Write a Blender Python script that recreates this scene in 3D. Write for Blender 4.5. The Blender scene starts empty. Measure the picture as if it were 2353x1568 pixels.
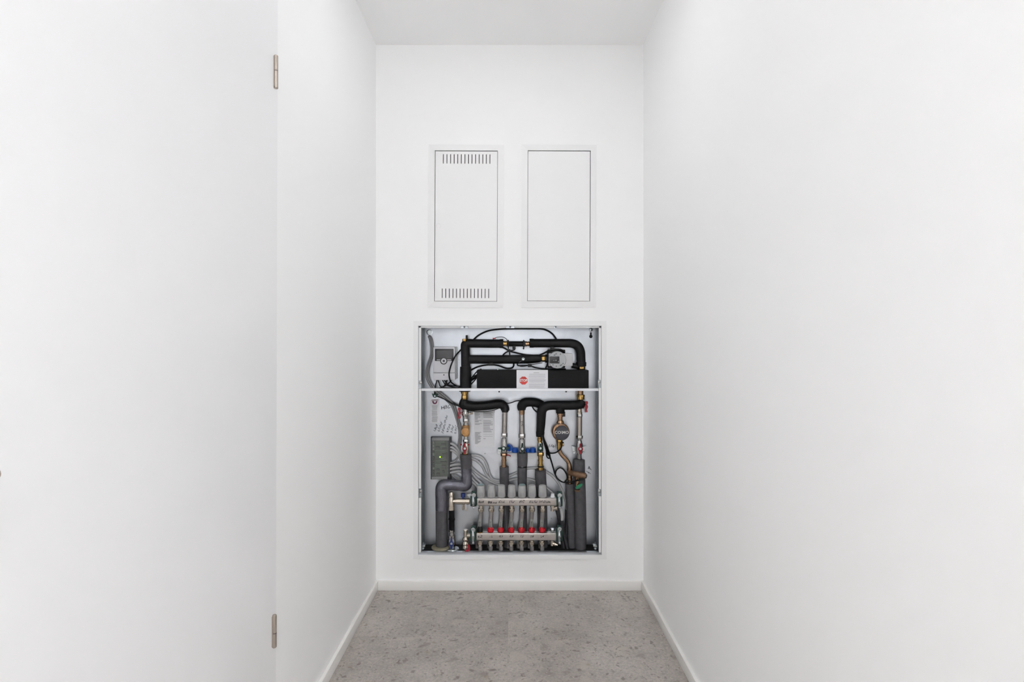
import bpy, bmesh, math, random
from mathutils import Vector, Matrix

random.seed(7)
C = bpy.context.scene
COL = C.collection
R = math.radians

# ------------------------------------------------------------------ camera, light, exposure
F = 1307.0                      # focal length in pixels of the 2353 px wide frame
D = 2.614                       # distance of the back wall from the camera
H = 1.143                       # eye height
CX, CY = 1176.5, 784.0
cam_d = bpy.data.cameras.new('camera')
cam_d.sensor_width = 36.0
cam_d.lens = F / 2353.0 * 36.0
cam_d.clip_start = 0.01
cam = bpy.data.objects.new('camera', cam_d)
cam.location = (0, 0, H)
cam.rotation_euler = (R(90), 0, 0)
COL.objects.link(cam)
C.camera = cam

w = bpy.data.worlds.new('world')
w.use_nodes = True
w.node_tree.nodes['Background'].inputs[0].default_value = (0.9, 0.95, 1.0, 1)
w.node_tree.nodes['Background'].inputs[1].default_value = 0.3
C.world = w

def area(name, loc, rot, sx, sy, power, col=(1, 1, 1)):
    l = bpy.data.lights.new(name, 'AREA')
    l.shape = 'RECTANGLE'; l.size = sx; l.size_y = sy
    l.energy = power; l.color = col
    o = bpy.data.objects.new(name, l)
    o.location = loc; o.rotation_euler = rot
    COL.objects.link(o)
    return o
# added fill lights out of view: a broad panel behind the camera, another
# aimed up at the hall ceiling, and a small panel atop the niche
FILL_TINT = (0.947, 0.972, 1.0)
area('hall_rear_fill', (0.6, -3.35, 1.45), (R(90), 0, 0), 3.0, 1.9, 6, FILL_TINT)
area('hall_upward_fill', (0.9, -1.2, 1.85), (R(180), 0, 0), 0.6, 0.6, 101, FILL_TINT)
area('niche_top_fill', (0.0, 1.8, 2.49), (0, 0, 0), 0.3, 0.3, 2.1, FILL_TINT)

C.cycles.max_bounces = 16
C.cycles.diffuse_bounces = 12      # a white niche: light bounces many times
C.view_settings.view_transform = 'Standard'
C.view_settings.look = 'None'
C.view_settings.gamma = 1.0
C.view_settings.use_curve_mapping = False
C.view_settings.exposure = 0.08

# ------------------------------------------------------------------ helpers: materials
def lin(c):
    out = []
    for v in c:
        v = v / 255.0
        out.append(v / 12.92 if v <= 0.04045 else ((v + 0.055) / 1.055) ** 2.4)
    return out

MATS = {}
def M(name, col, rough=0.5, metal=0.0, var=0.0, vscale=30.0, bump=0.0, bscale=200.0, spec=0.5, emit=None):
    if name in MATS: return MATS[name]
    m = bpy.data.materials.new(name); m.use_nodes = True
    nt = m.node_tree; b = nt.nodes['Principled BSDF']
    c = lin(col)
    b.inputs['Base Color'].default_value = (*c, 1)
    b.inputs['Roughness'].default_value = rough
    b.inputs['Metallic'].default_value = metal
    b.inputs['Specular IOR Level'].default_value = spec
    tc = nt.nodes.new('ShaderNodeTexCoord')
    if var:
        n = nt.nodes.new('ShaderNodeTexNoise'); n.inputs['Scale'].default_value = vscale
        n.inputs['Detail'].default_value = 5
        nt.links.new(tc.outputs['Object'], n.inputs['Vector'])
        r = nt.nodes.new('ShaderNodeValToRGB')
        r.color_ramp.elements[0].position = 0.3; r.color_ramp.elements[1].position = 0.7
        r.color_ramp.elements[0].color = (*[x * (1 - var) for x in c], 1)
        r.color_ramp.elements[1].color = (*[min(1, x * (1 + var)) for x in c], 1)
        nt.links.new(n.outputs['Fac'], r.inputs['Fac'])
        nt.links.new(r.outputs['Color'], b.inputs['Base Color'])
    if bump:
        n2 = nt.nodes.new('ShaderNodeTexNoise'); n2.inputs['Scale'].default_value = bscale
        n2.inputs['Detail'].default_value = 4
        nt.links.new(tc.outputs['Object'], n2.inputs['Vector'])
        bp = nt.nodes.new('ShaderNodeBump'); bp.inputs['Strength'].default_value = bump
        bp.inputs['Distance'].default_value = 0.002
        nt.links.new(n2.outputs['Fac'], bp.inputs['Height'])
        nt.links.new(bp.outputs['Normal'], b.inputs['Normal'])
    if emit:
        b.inputs['Emission Color'].default_value = (*lin(emit[0]), 1)
        b.inputs['Emission Strength'].default_value = emit[1]
    MATS[name] = m
    return m

def galvanised():
    m = bpy.data.materials.new('galvanised_steel'); m.use_nodes = True
    nt = m.node_tree; b = nt.nodes['Principled BSDF']
    b.inputs['Metallic'].default_value = 0.92
    tc = nt.nodes.new('ShaderNodeTexCoord')
    mp = nt.nodes.new('ShaderNodeMapping'); mp.inputs['Scale'].default_value = (26, 26, 14)
    nt.links.new(tc.outputs['Object'], mp.inputs['Vector'])
    v = nt.nodes.new('ShaderNodeTexVoronoi'); v.inputs['Scale'].default_value = 1.0
    nt.links.new(mp.outputs['Vector'], v.inputs['Vector'])
    n = nt.nodes.new('ShaderNodeTexNoise'); n.inputs['Scale'].default_value = 6.0; n.inputs['Detail'].default_value = 4
    nt.links.new(tc.outputs['Object'], n.inputs['Vector'])
    mix = nt.nodes.new('ShaderNodeMix'); mix.data_type = 'FLOAT'; mix.inputs[0].default_value = 0.9
    nt.links.new(v.outputs['Color'], mix.inputs[2]); nt.links.new(n.outputs['Fac'], mix.inputs[3])
    r = nt.nodes.new('ShaderNodeValToRGB')
    r.color_ramp.elements[0].position = 0.3; r.color_ramp.elements[1].position = 0.72
    r.color_ramp.elements[0].color = (0.44, 0.465, 0.505, 1)
    r.color_ramp.elements[1].color = (0.58, 0.605, 0.65, 1)
    nt.links.new(mix.outputs[0], r.inputs['Fac'])
    nt.links.new(r.outputs['Color'], b.inputs['Base Color'])
    rr = nt.nodes.new('ShaderNodeMapRange')
    rr.inputs['To Min'].default_value = 0.25; rr.inputs['To Max'].default_value = 0.35
    nt.links.new(mix.outputs[0], rr.inputs['Value'])
    nt.links.new(rr.outputs['Result'], b.inputs['Roughness'])
    return m

def terrazzo():
    m = bpy.data.materials.new('stone_tile'); m.use_nodes = True
    nt = m.node_tree; b = nt.nodes['Principled BSDF']
    b.inputs['Roughness'].default_value = 0.42
    N = nt.nodes.new; Lk = nt.links.new
    tc = N('ShaderNodeTexCoord'); oi = N('ShaderNodeObjectInfo')
    off = N('ShaderNodeVectorMath'); off.operation = 'SCALE'; off.inputs[0].default_value = (7.3, 3.1, 0); Lk(oi.outputs['Random'], off.inputs['Scale'])
    add = N('ShaderNodeVectorMath'); add.operation = 'ADD'
    Lk(tc.outputs['Object'], add.inputs[0]); Lk(off.outputs['Vector'], add.inputs[1])
    wn = N('ShaderNodeTexNoise'); wn.inputs['Scale'].default_value = 22; wn.inputs['Detail'].default_value = 5
    Lk(add.outputs['Vector'], wn.inputs['Vector'])
    ws = N('ShaderNodeVectorMath'); ws.operation = 'SCALE'; ws.inputs['Scale'].default_value = 0.075
    Lk(wn.outputs['Color'], ws.inputs[0])
    wv = N('ShaderNodeVectorMath'); wv.operation = 'ADD'
    Lk(add.outputs['Vector'], wv.inputs[0]); Lk(ws.outputs['Vector'], wv.inputs[1])
    n1 = N('ShaderNodeTexNoise'); n1.inputs['Scale'].default_value = 5.5; n1.inputs['Detail'].default_value = 6; n1.inputs['Roughness'].default_value = 0.62
    Lk(add.outputs['Vector'], n1.inputs['Vector'])
    r1 = N('ShaderNodeValToRGB')
    e = r1.color_ramp.elements
    e[0].position = 0.28; e[0].color = (*lin((158, 151, 145)), 1)
    e[1].position = 0.72; e[1].color = (*lin((188, 181, 175)), 1)
    Lk(n1.outputs['Fac'], r1.inputs['Fac'])
    n3 = N('ShaderNodeTexNoise'); n3.inputs['Scale'].default_value = 120; n3.inputs['Detail'].default_value = 5; n3.inputs['Roughness'].default_value = 0.7
    Lk(add.outputs['Vector'], n3.inputs['Vector'])
    r3 = N('ShaderNodeMapRange'); r3.inputs['From Min'].default_value = 0.3; r3.inputs['From Max'].default_value = 0.7; r3.inputs['To Min'].default_value = 0.76; r3.inputs['To Max'].default_value = 1.2
    Lk(n3.outputs['Fac'], r3.inputs['Value'])
    mg = N('ShaderNodeVectorMath'); mg.operation = 'SCALE'
    Lk(r1.outputs['Color'], mg.inputs[0]); Lk(r3.outputs['Result'], mg.inputs['Scale'])
    cur = mg.outputs['Vector']
    def flecks(scale, thr, soft, col, amt, cur, keep=0.5):
        v = N('ShaderNodeTexVoronoi'); v.inputs['Scale'].default_value = scale
        Lk(wv.outputs['Vector'], v.inputs['Vector'])
        mr = N('ShaderNodeMapRange'); mr.inputs['From Min'].default_value = thr + soft; mr.inputs['From Max'].default_value = thr - soft
        Lk(v.outputs['Distance'], mr.inputs['Value'])
        sp = N('ShaderNodeSeparateColor'); Lk(v.outputs['Color'], sp.inputs['Color'])
        gt = N('ShaderNodeMath'); gt.operation = 'LESS_THAN'; gt.inputs[1].default_value = keep
        Lk(sp.outputs['Red'], gt.inputs[0])
        mu = N('ShaderNodeMath'); mu.operation = 'MULTIPLY'; Lk(mr.outputs['Result'], mu.inputs[0]); Lk(gt.outputs['Value'], mu.inputs[1])
        mu2 = N('ShaderNodeMath'); mu2.operation = 'MULTIPLY'; mu2.inputs[1].default_value = amt; Lk(mu.outputs['Value'], mu2.inputs[0])
        mx = N('ShaderNodeMix'); mx.data_type = 'RGBA'
        Lk(mu2.outputs['Value'], mx.inputs[0]); Lk(cur, mx.inputs[6]); mx.inputs[7].default_value = (*lin(col), 1)
        return mx.outputs[2]
    cur = flecks(13, 0.36, 0.05, (188, 180, 170), 0.42, cur, 0.22)
    cur = flecks(17, 0.30, 0.06, (132, 123, 115), 0.5, cur, 0.17)
    cur = flecks(34, 0.28, 0.08, (112, 102, 94), 0.72, cur, 0.15)
    cur = flecks(70, 0.34, 0.10, (122, 113, 105), 0.7, cur, 0.26)
    cur = flecks(110, 0.36, 0.10, (192, 185, 176), 0.55, cur, 0.22)
    cur = flecks(23, 0.20, 0.05, (150, 138, 118), 0.55, cur, 0.16)
    Lk(cur, b.inputs['Base Color'])
    return m

GALV = galvanised()
TILE = terrazzo()
SIDE = M('shaded_zinc_sheet', (118, 124, 130), 0.4, 0.85, var=0.12, vscale=9)  # galvanised sheet with the side panels' shade put into its colour
WHITE = M('white_wall_paint', (246, 246, 246), 0.75, bump=0.04, bscale=350)
CEIL = M('white_ceiling_paint', (246, 246, 246), 0.85, bump=0.04, bscale=300)
TRIMW = M('white_lacquer_trim', (240, 239, 236), 0.35)
DOORW = M('white_door_laminate', (238, 238, 239), 0.38)
GROUT = M('grey_grout', (176, 170, 163), 0.9, var=0.1)
BOXW = M('white_powder_coat', (238, 238, 238), 0.4, bump=0.02, bscale=900)
DARK = M('dark_cavity_shade', (16, 15, 15), 0.9, var=0.2)  # shade inside the bottom opening and keyholes, painted as near-black colour
NICK = M('satin_nickel', (186, 176, 166), 0.3, 0.9)
BLKF = M('black_rubber_foam', (26, 26, 27), 0.5, var=0.25, vscale=40, bump=0.35, bscale=160, spec=0.22)
BLKX = M('black_foam_block', (25, 25, 26), 0.6, var=0.2, vscale=25, bump=0.2, bscale=220, spec=0.15)
BLKP = M('black_plastic', (18, 18, 20), 0.35, spec=0.3)
CABLE = M('black_cable_sheath', (16, 16, 18), 0.4, spec=0.25)
GRYF = M('grey_pipe_foam', (86, 85, 88), 0.7, var=0.12, vscale=50, bump=0.3, bscale=300, spec=0.2)
TAPE = M('silver_duct_tape', (112, 112, 122), 0.26, 0.6, var=0.15, vscale=35, bump=1.0, bscale=75)
GCAB = M('grey_cable_sheath', (172, 172, 174), 0.38)
DGCAB = M('mid_grey_cable_sheath', (134, 134, 136), 0.42)
BRASS = M('brass', (172, 140, 84), 0.18, 0.95, var=0.15, vscale=60)
COPPER = M('copper_bronze', (158, 128, 102), 0.2, 0.95, var=0.18, vscale=60)
BRONZE = M('red_bronze', (118, 92, 72), 0.38, 0.7, var=0.25, vscale=70)
STRAIN = M('strainer_brass', (178, 136, 88), 0.4, 0.6, var=0.12, vscale=60)
STEEL = M('stainless_pipe', (168, 163, 160), 0.18, 0.95, var=0.08, vscale=50)
CHROME = M('nickel_plated_brass', (178, 177, 175), 0.13, 0.97)
NKBR = M('warm_nickel', (200, 190, 177), 0.2, 0.92, var=0.08)
ZINC = M('zinc_plated_steel', (186, 192, 195), 0.2, 0.9)
RED = M('red_plastic', (142, 14, 34), 0.3)
REDC = M('red_cap_plastic', (188, 12, 30), 0.25)
GREEN = M('dark_green_plastic', (18, 58, 48), 0.35)
GREEN2 = M('green_plastic', (26, 120, 84), 0.4)
GRBLK = M('green_black_plastic', (28, 48, 44), 0.4)
BLUE = M('blue_plastic', (16, 76, 168), 0.35)
NAVY = M('navy_plastic', (34, 52, 112), 0.4)
RUBG = M('green_black_rubber', (26, 62, 54), 0.55)
BAR = M('brushed_manifold_steel', (186, 180, 176), 0.3, 0.85, var=0.08, vscale=40)
CAPG = M('light_grey_plastic', (172, 172, 172), 0.45)
CAPD = M('cap_marking_grey', (140, 140, 142), 0.5)
PIPEG = M('pex_pipe_grey', (132, 128, 127), 0.4)
PAPER = M('white_paper', (228, 228, 232), 0.8)
INKG = M('grey_print', (146, 146, 152), 0.8)
INK = M('black_ink', (38, 38, 44), 0.7)
INKR = M('maroon_print', (110, 52, 78), 0.8)
INKW = M('white_print', (232, 230, 228), 0.7)
STOPR = M('stop_sign_red', (196, 54, 48), 0.5)
CTRL = M('controller_white', (202, 202, 207), 0.4)
SCRN = M('dark_display', (70, 70, 73), 0.25)
BEZEL = M('black_bezel', (28, 28, 32), 0.3)
PUMPG = M('pump_light_grey', (172, 175, 177), 0.4)
PUMPW = M('pump_white_grey', (190, 190, 193), 0.45)
PUMPD = M('pump_dark_grey', (62, 63, 70), 0.45)
TBOX = M('terminal_box_grey', (134, 134, 134), 0.45)
TBASE = M('terminal_box_base', (60, 60, 64), 0.5)
PCB = M('circuit_board_olive', (70, 78, 66), 0.5, var=0.25, vscale=90)
PCBP = M('terminal_block_grey', (126, 128, 124), 0.5)
COMP = M('dark_component', (46, 48, 46), 0.5)
LED = M('green_led', (190, 255, 60), 0.4, emit=((170, 255, 40), 3.0))
FELT = M('beige_collar', (134, 128, 108), 0.7, var=0.15)
PUTTY = M('dark_grey_hose', (50, 50, 54), 0.5, var=0.1)

def clear_plastic(name, f):
    m = bpy.data.materials.new(name); m.use_nodes = True
    nt = m.node_tree; b = nt.nodes['Principled BSDF']
    b.inputs['Base Color'].default_value = (0.86, 0.88, 0.87, 1)
    b.inputs['Roughness'].default_value = 0.12
    t = nt.nodes.new('ShaderNodeBsdfTransparent'); t.inputs[0].default_value = (0.9, 0.92, 0.9, 1)
    mx = nt.nodes.new('ShaderNodeMixShader'); mx.inputs[0].default_value = f
    nt.links.new(t.outputs[0], mx.inputs[1]); nt.links.new(b.outputs[0], mx.inputs[2])
    nt.links.new(mx.outputs[0], nt.nodes['Material Output'].inputs['Surface'])
    return m
CLEAR = clear_plastic('clear_plastic', 0.22)
LID = clear_plastic('clear_lid_plastic', 0.07)

# ------------------------------------------------------------------ helpers: geometry
def S(d):                       # metres per photo pixel on the plane d metres behind the back wall face
    return (D + d) / F
def P(px, py, d=0.0):           # a point of the wall recess: measured on the photo, at its own real depth d
    s = S(d)
    return Vector(((px - CX) * s, D + d, H - (py - CY) * s))

AX = {'u': Vector((0, 0, 1)), 'd': Vector((0, 0, -1)), 'r': Vector((1, 0, 0)), 'l': Vector((-1, 0, 0)), 'f': Vector((0, -1, 0)), 'b': Vector((0, 1, 0))}

class G:
    def __init__(self): self.bm = bmesh.new()
    def box(self, lo, hi, bevel=0.0, seg=2):
        lo = Vector(lo); hi = Vector(hi)
        r = bmesh.ops.create_cube(self.bm, size=1.0)
        vs = r['verts']
        sz = hi - lo; c = (hi + lo) / 2
        for v in vs: v.co = Vector((v.co.x * sz.x, v.co.y * sz.y, v.co.z * sz.z)) + c
        if bevel:
            es = list({e for v in vs for e in v.link_edges})
            bmesh.ops.bevel(self.bm, geom=es, offset=bevel, segments=seg, affect='EDGES', profile=0.6)
        return self
    def pbox(self, x0, y0, x1, y1, d0, d1, bevel=0.0, seg=2):
        a = P(x0, y1, d0); b = P(x1, y0, d0)       # sized on its front face
        return self.box((a.x, D + d0, a.z), (b.x, D + d1, b.z), bevel, seg)
    def prism(self, poly, vec):                     # poly: coplanar 3D points, extruded by vec
        vs = [self.bm.verts.new(p) for p in poly]
        ws = [self.bm.verts.new(Vector(p) + Vector(vec)) for p in poly]
        n = len(vs)
        self.bm.faces.new(vs); self.bm.faces.new(ws[::-1])
        for i in range(n):
            j = (i + 1) % n
            self.bm.faces.new((vs[j], vs[i], ws[i], ws[j]))
        return self
    def disc_prism(self, px, py, d, poly, thick):   # outline in px round a centre, front face at depth d
        return self.prism([P(px + a, py + b, d) for a, b in poly], (0, thick, 0))
    def rings(self, rings, caps=True):
        bm = self.bm; vr = [[bm.verts.new(p) for p in r] for r in rings]
        n = len(vr[0])
        for a, b in zip(vr, vr[1:]):
            for i in range(n):
                j = (i + 1) % n
                bm.faces.new((a[i], a[j], b[j], b[i]))
        if caps:
            bm.faces.new(vr[0][::-1]); bm.faces.new(vr[-1])
        return self
    def tube(self, pts, r, seg=12, smooth=0, caps=True):
        """pts: world points; r: radius or one radius per point"""
        n = len(pts)
        rr = list(r) if isinstance(r, (list, tuple)) else [r] * n
        if smooth and n > 2:
            np_, nr = [], []
            for i in range(n - 1):
                p0 = pts[max(i - 1, 0)]; p1 = pts[i]; p2 = pts[i + 1]; p3 = pts[min(i + 2, n - 1)]
                for k in range(smooth):
                    t = k / smooth
                    np_.append(0.5 * ((2 * p1) + (p2 - p0) * t + (2 * p0 - 5 * p1 + 4 * p2 - p3) * t * t + (3 * p1 - p0 - 3 * p2 + p3) * t ** 3))
                    nr.append(rr[i] * (1 - t) + rr[i + 1] * t)
            np_.append(pts[-1]); nr.append(rr[-1])
            pts, rr = np_, nr; n = len(pts)
        tang = []
        for i in range(n):
            t = (pts[min(i + 1, n - 1)] - pts[max(i - 1, 0)])
            if t.length < 1e-9: t = Vector((0, 0, -1))
            tang.append(t.normalized())
        ref = Vector((0, 1, 0))
        if abs(tang[0].dot(ref)) > 0.9: ref = Vector((1, 0, 0))
        nrm = (ref - tang[0] * ref.dot(tang[0])).normalized()
        rings = []
        for i in range(n):
            nrm = (nrm - tang[i] * nrm.dot(tang[i]))
            nrm = nrm.normalized() if nrm.length > 1e-6 else Vector((0, 1, 0))
            bi = tang[i].cross(nrm)
            rings.append([pts[i] + (nrm * math.cos(2 * math.pi * k / seg) + bi * math.sin(2 * math.pi * k / seg)) * rr[i] for k in range(seg)])
        return self.rings(rings, caps)
    def path(self, pts, r, seg=12, smooth=6, caps=True):
        """pts: (px, py, d); r: radius in photo pixels"""
        q = [P(*p) for p in pts]
        rr = list(r) if isinstance(r, (list, tuple)) else [r] * len(pts)
        return self.tube(q, [a * S(p[2]) for a, p in zip(rr, pts)], seg, smooth, caps)
    def lathe(self, px, py, d, axis, prof, seg=16, rot=0.0):
        """prof: (distance along axis, radius) in px from the start point"""
        o = P(px, py, d); s = S(d); a = AX[axis] if isinstance(axis, str) else Vector(axis).normalized()
        ref = Vector((0, 1, 0)) if abs(a.y) < 0.9 else Vector((0, 0, 1))
        u = (ref - a * ref.dot(a)).normalized(); v = a.cross(u)
        rings = [[o + a * (h * s) + (u * math.cos(rot + 2 * math.pi * k / seg) + v * math.sin(rot + 2 * math.pi * k / seg)) * max(r * s, 1e-5) for k in range(seg)] for h, r in prof]
        return self.rings(rings)
    def hexnut(self, px, py, d, axis, h, r):
        return self.lathe(px, py, d, axis, [(0, r * .9), (h * .12, r), (h * .88, r), (h, r * .9)], 6, R(30))

WLOC = {}
def obj(name, g, mat, parent=None, sharp=38, flat=False):
    me = bpy.data.meshes.new(name)
    bmesh.ops.recalc_face_normals(g.bm, faces=g.bm.faces[:])
    if parent is not None:
        o0 = WLOC[parent.name]
    else:
        xs = [v.co for v in g.bm.verts]
        lo = Vector((min(v.x for v in xs), min(v.y for v in xs), min(v.z for v in xs)))
        hi = Vector((max(v.x for v in xs), max(v.y for v in xs), max(v.z for v in xs)))
        o0 = Vector(((lo.x + hi.x) / 2, (lo.y + hi.y) / 2, lo.z))
    for v in g.bm.verts: v.co -= o0
    g.bm.to_mesh(me); g.bm.free()
    me.materials.append(mat)
    if not flat:
        me.polygons.foreach_set('use_smooth', [True] * len(me.polygons))
        me.set_sharp_from_angle(angle=R(sharp))
    o = bpy.data.objects.new(name, me); COL.objects.link(o)
    if parent is not None: o.parent = parent
    else: o.location = o0
    WLOC[o.name] = o0
    return o

def thing(name, label, cat, loc, group=None):
    o = bpy.data.objects.new(name, None); COL.objects.link(o)
    o.empty_display_size = 0.02
    o.location = loc; WLOC[o.name] = Vector(loc)
    return tag(o, label, cat, group)
def tag(o, label, cat, group=None):
    o['label'] = label; o['category'] = cat
    if group: o['group'] = group
    return o
def struct(name, g, mat, **k):
    o = obj(name, g, mat, **k); o['kind'] = 'structure'; return o

def text(name, s, px, py, d, size, mat, parent, rot=0.0, shear=0.0, align='CENTER', bold=0.0, sx=1.0, hand=0.0):
    cu = bpy.data.curves.new(name, 'FONT'); cu.body = s; cu.size = size * S(d)
    cu.align_x = align; cu.align_y = 'CENTER'; cu.shear = shear; cu.extrude = 0.00015
    cu.resolution_u = 2; cu.offset = bold * S(d)
    tmp = bpy.data.objects.new('tmp', cu); COL.objects.link(tmp)
    dg = bpy.context.evaluated_depsgraph_get()
    me = bpy.data.meshes.new_from_object(tmp.evaluated_get(dg))
    bpy.data.objects.remove(tmp); bpy.data.curves.remove(cu)
    if hand:                        # shaky pen: bend the strokes a little
        u = S(d); sd = (len(s) * 3.7 + px * 1.3) % 6.28
        for v in me.vertices:
            X = v.co.x / (size * u); Y = v.co.y / (size * u)
            v.co.x += hand * u * (.28 * math.sin(5.1 * Y + 3.3 * X + sd) + .14 * math.sin(11 * Y - 4 * X + sd * 2))
            v.co.y += hand * u * (.32 * math.sin(6.3 * X + sd * 1.7) + .16 * math.sin(13 * X + 5 * Y + sd))
    p = P(px, py, d) - WLOC[parent.name]
    me.transform(Matrix.Translation(p) @ Matrix.Rotation(R(90), 4, 'X') @ Matrix.Rotation(R(rot), 4, 'Z') @ Matrix.Scale(sx, 4, (1, 0, 0)))
    me.materials.clear(); me.materials.append(mat)
    me.name = name
    o = bpy.data.objects.new(name, me); COL.objects.link(o); o.parent = parent
    WLOC[o.name] = WLOC[parent.name]
    return o

# ------------------------------------------------------------------ the room
XL, XR, ZC = -0.625, 0.604, 2.505
YE = -0.45                       # where the niche opens into the hall behind the camera
HX0, HX1, HY = -2.0, 2.4, -3.5
def doory(z):                    # the hinge edge of the door leans by a hair
    y = CY - (z - H) * 867
    px = 638.2 - 4.6 * (y / 1568.0)
    return -XL * F / (CX - px)
ZD, DY1 = 2.10, 0.455
# left wall, with the door opening
g = G()
g.prism([(XL, doory(0), 0), (XL, D + 0.16, 0), (XL, D + 0.16, ZC), (XL, doory(ZC), ZC)], (-0.12, 0, 0))
g.prism([(XL, DY1, ZD), (XL, doory(ZD), ZD), (XL, doory(ZC), ZC), (XL, DY1, ZC)], (-0.12, 0, 0))
g.prism([(XL, YE, 0), (XL, DY1, 0), (XL, DY1, ZC), (XL, YE, ZC)], (-0.12, 0, 0))
struct('wall_left', g, WHITE)
g = G(); g.box((XR, YE, 0), (XR + 0.12, D + 0.16, ZC)); struct('wall_right', g, WHITE)
# back wall with its three openings
ELEC = [((981.5, 333), (1154.8, 708)), ((1195.8, 333), (1367.5, 707))]
holes = [(956, 744, 1387, 1279), (990, 341, 1146, 699), (1204, 341, 1360, 699)]
xs = sorted({XL - 0.0, XR} | {P(h[0], 0).x for h in holes} | {P(h[2], 0).x for h in holes})
zs = sorted({0.0, ZC} | {P(0, h[1]).z for h in holes} | {P(0, h[3]).z for h in holes})
hw = [(P(h[0], h[3]), P(h[2], h[1])) for h in holes]
g = G()
for x0, x1 in zip(xs, xs[1:]):
    run = None
    for z0, z1 in zip(zs, zs[1:]):
        cx, cz = (x0 + x1) / 2, (z0 + z1) / 2
        solid = not any(a.x < cx < b.x and a.z < cz < b.z for a, b in hw)
        if solid:
            run = (run[0], z1) if run else (z0, z1)
        if (not solid or z1 == zs[-1]) and run:
            g.box((x0, D, run[0]), (x1, D + 0.16, run[1])); run = None
struct('wall_back', g, WHITE)
g = G(); g.box((HX0, HY, ZC), (HX1, D + 0.16, ZC + 0.1)); struct('ceiling', g, CEIL)
# floor: bed of grout with stone tiles let into it
g = G(); g.box((HX0, HY, -0.08), (HX1, D + 0.16, -0.0007))
floor = struct('floor', g, GROUT)
TX, TY, J = 1.2, 0.6, 0.0013
yj = 2.194
me_tile = None
rows = [yj + TY * k for k in range(-10, 2)]
for i, y0 in enumerate(rows):
    xoff = -0.016
    for k in range(-2, 2):
        x0, x1 = xoff + TX * k + J / 2, xoff + TX * (k + 1) - J / 2
        a, b = max(x0, HX0), min(x1, HX1)
        c, d_ = max(y0 + J / 2, HY), min(y0 + TY - J / 2, D)
        if y0 > 1.0 or True:
            if b - a < 0.02 or d_ - c < 0.02: continue
            t = G(); t.box((a, c, -0.0105), (b, d_, 0.0), 0.0004, 1)
            o = obj('tile', t, TILE, floor)
# the hall behind the camera closes the room
g = G(); g.box((HX0 - 0.1, HY, 0), (HX0, YE + 0.1, ZC)); struct('wall_hall_left', g, WHITE)
g = G(); g.box((HX1, HY, 0), (HX1 + 0.1, YE + 0.1, ZC)); struct('wall_hall_right', g, WHITE)
g = G(); g.box((HX0, HY - 0.1, 0), (HX1, HY, ZC)); struct('wall_rear', g, WHITE)
g = G(); g.box((HX0, YE, 0), (XL - 0.12, YE + 0.1, ZC)); g.box((XR + 0.12, YE, 0), (HX1, YE + 0.1, ZC)); struct('wall_front', g, WHITE)

# baseboards
BB, BH = 0.012, 0.043
def profile_run(g, pts_dir):  # helper kept simple: boxes with a small round top
    pass
g = G(); g.box((XL, 1.56, 0), (XL + BB, D, BH), 0.002); struct('baseboard_left', g, TRIMW)
g = G(); g.box((XR - BB, YE, 0), (XR, D, BH), 0.002); struct('baseboard_right', g, TRIMW)
g = G(); g.box((XL + BB, D - BB, 0), (XR - BB, D, BH), 0.002); struct('baseboard_back', g, TRIMW)

# door in the left wall
g = G()
gap = 0.0025
g.prism([(XL + 0.001, DY1 + gap, 0.006), (XL + 0.001, doory(0) - gap, 0.006), (XL + 0.001, doory(ZD) - gap, ZD - gap), (XL + 0.001, DY1 + gap, ZD - gap)], (-0.04, 0, 0))
door = struct('door_1', g, DOORW)
WLOC[door.name] = Vector(door.location)
g = G(); g.box((XL - 0.12, DY1 - 0.01, 0), (XL - 0.05, doory(0) + 0.02, ZD + 0.01)); fr = obj('door_frame', g, DOORW, door)
def hinge(px, py0, pym, py1):
    xc = XL + 0.0055
    Y = (-(xc)) * F / (CX - px)
    s = Y / F
    z0, zm, z1 = [H - (v - CY) * s for v in (py0, pym, py1)]
    r = 0.0056
    def lat(zs):
        gg = G()
        rings = [[Vector((xc + rr * math.cos(2 * math.pi * k / 16), Y + rr * math.sin(2 * math.pi * k / 16), z)) for k in range(16)] for z, rr in zs]
        gg.rings(rings); return gg
    h = obj('hinge', lat([(z0, r * .7), (z0 - 0.002, r), (zm + 0.0008, r)]), NICK, door)
    obj('hinge_knuckle', lat([(zm - 0.0008, r), (z1 + 0.002, r), (z1, r * .7)]), NICK, h)
    obj('hinge_pin', lat([(zm + 0.003, r * .75), (zm - 0.003, r * .75)]), BLKP, h)
    gg = G(); gg.box((XL - 0.002, Y - 0.006, z1 + 0.004), (XL + 0.0035, Y + 0.001, z0 - 0.004)); obj('hinge_leaf', gg, NICK, h)
hinge(634.2, 127, 163, 204)
hinge(630.6, 1413, 1455, 1489)
# lever handle, only its tip reaches into the picture
hz = 0.995
g = G()
g.tube([Vector((XL + 0.05, 0.515, hz)), Vector((XL + 0.05, 0.60, hz)), Vector((XL + 0.05, 0.6335, hz))], [0.0075, 0.007, 0.0062], 14)
lv = obj('door_handle', g, NICK, door)
g = G(); g.tube([Vector((XL + 0.055, 0.515, hz)), Vector((XL, 0.515, hz))], 0.0075, 14); obj('spindle', g, NICK, lv)
g = G(); g.tube([Vector((XL + 0.008, 0.515, hz)), Vector((XL, 0.515, hz))], 0.026, 24); obj('rosette', g, NICK, lv)

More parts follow.
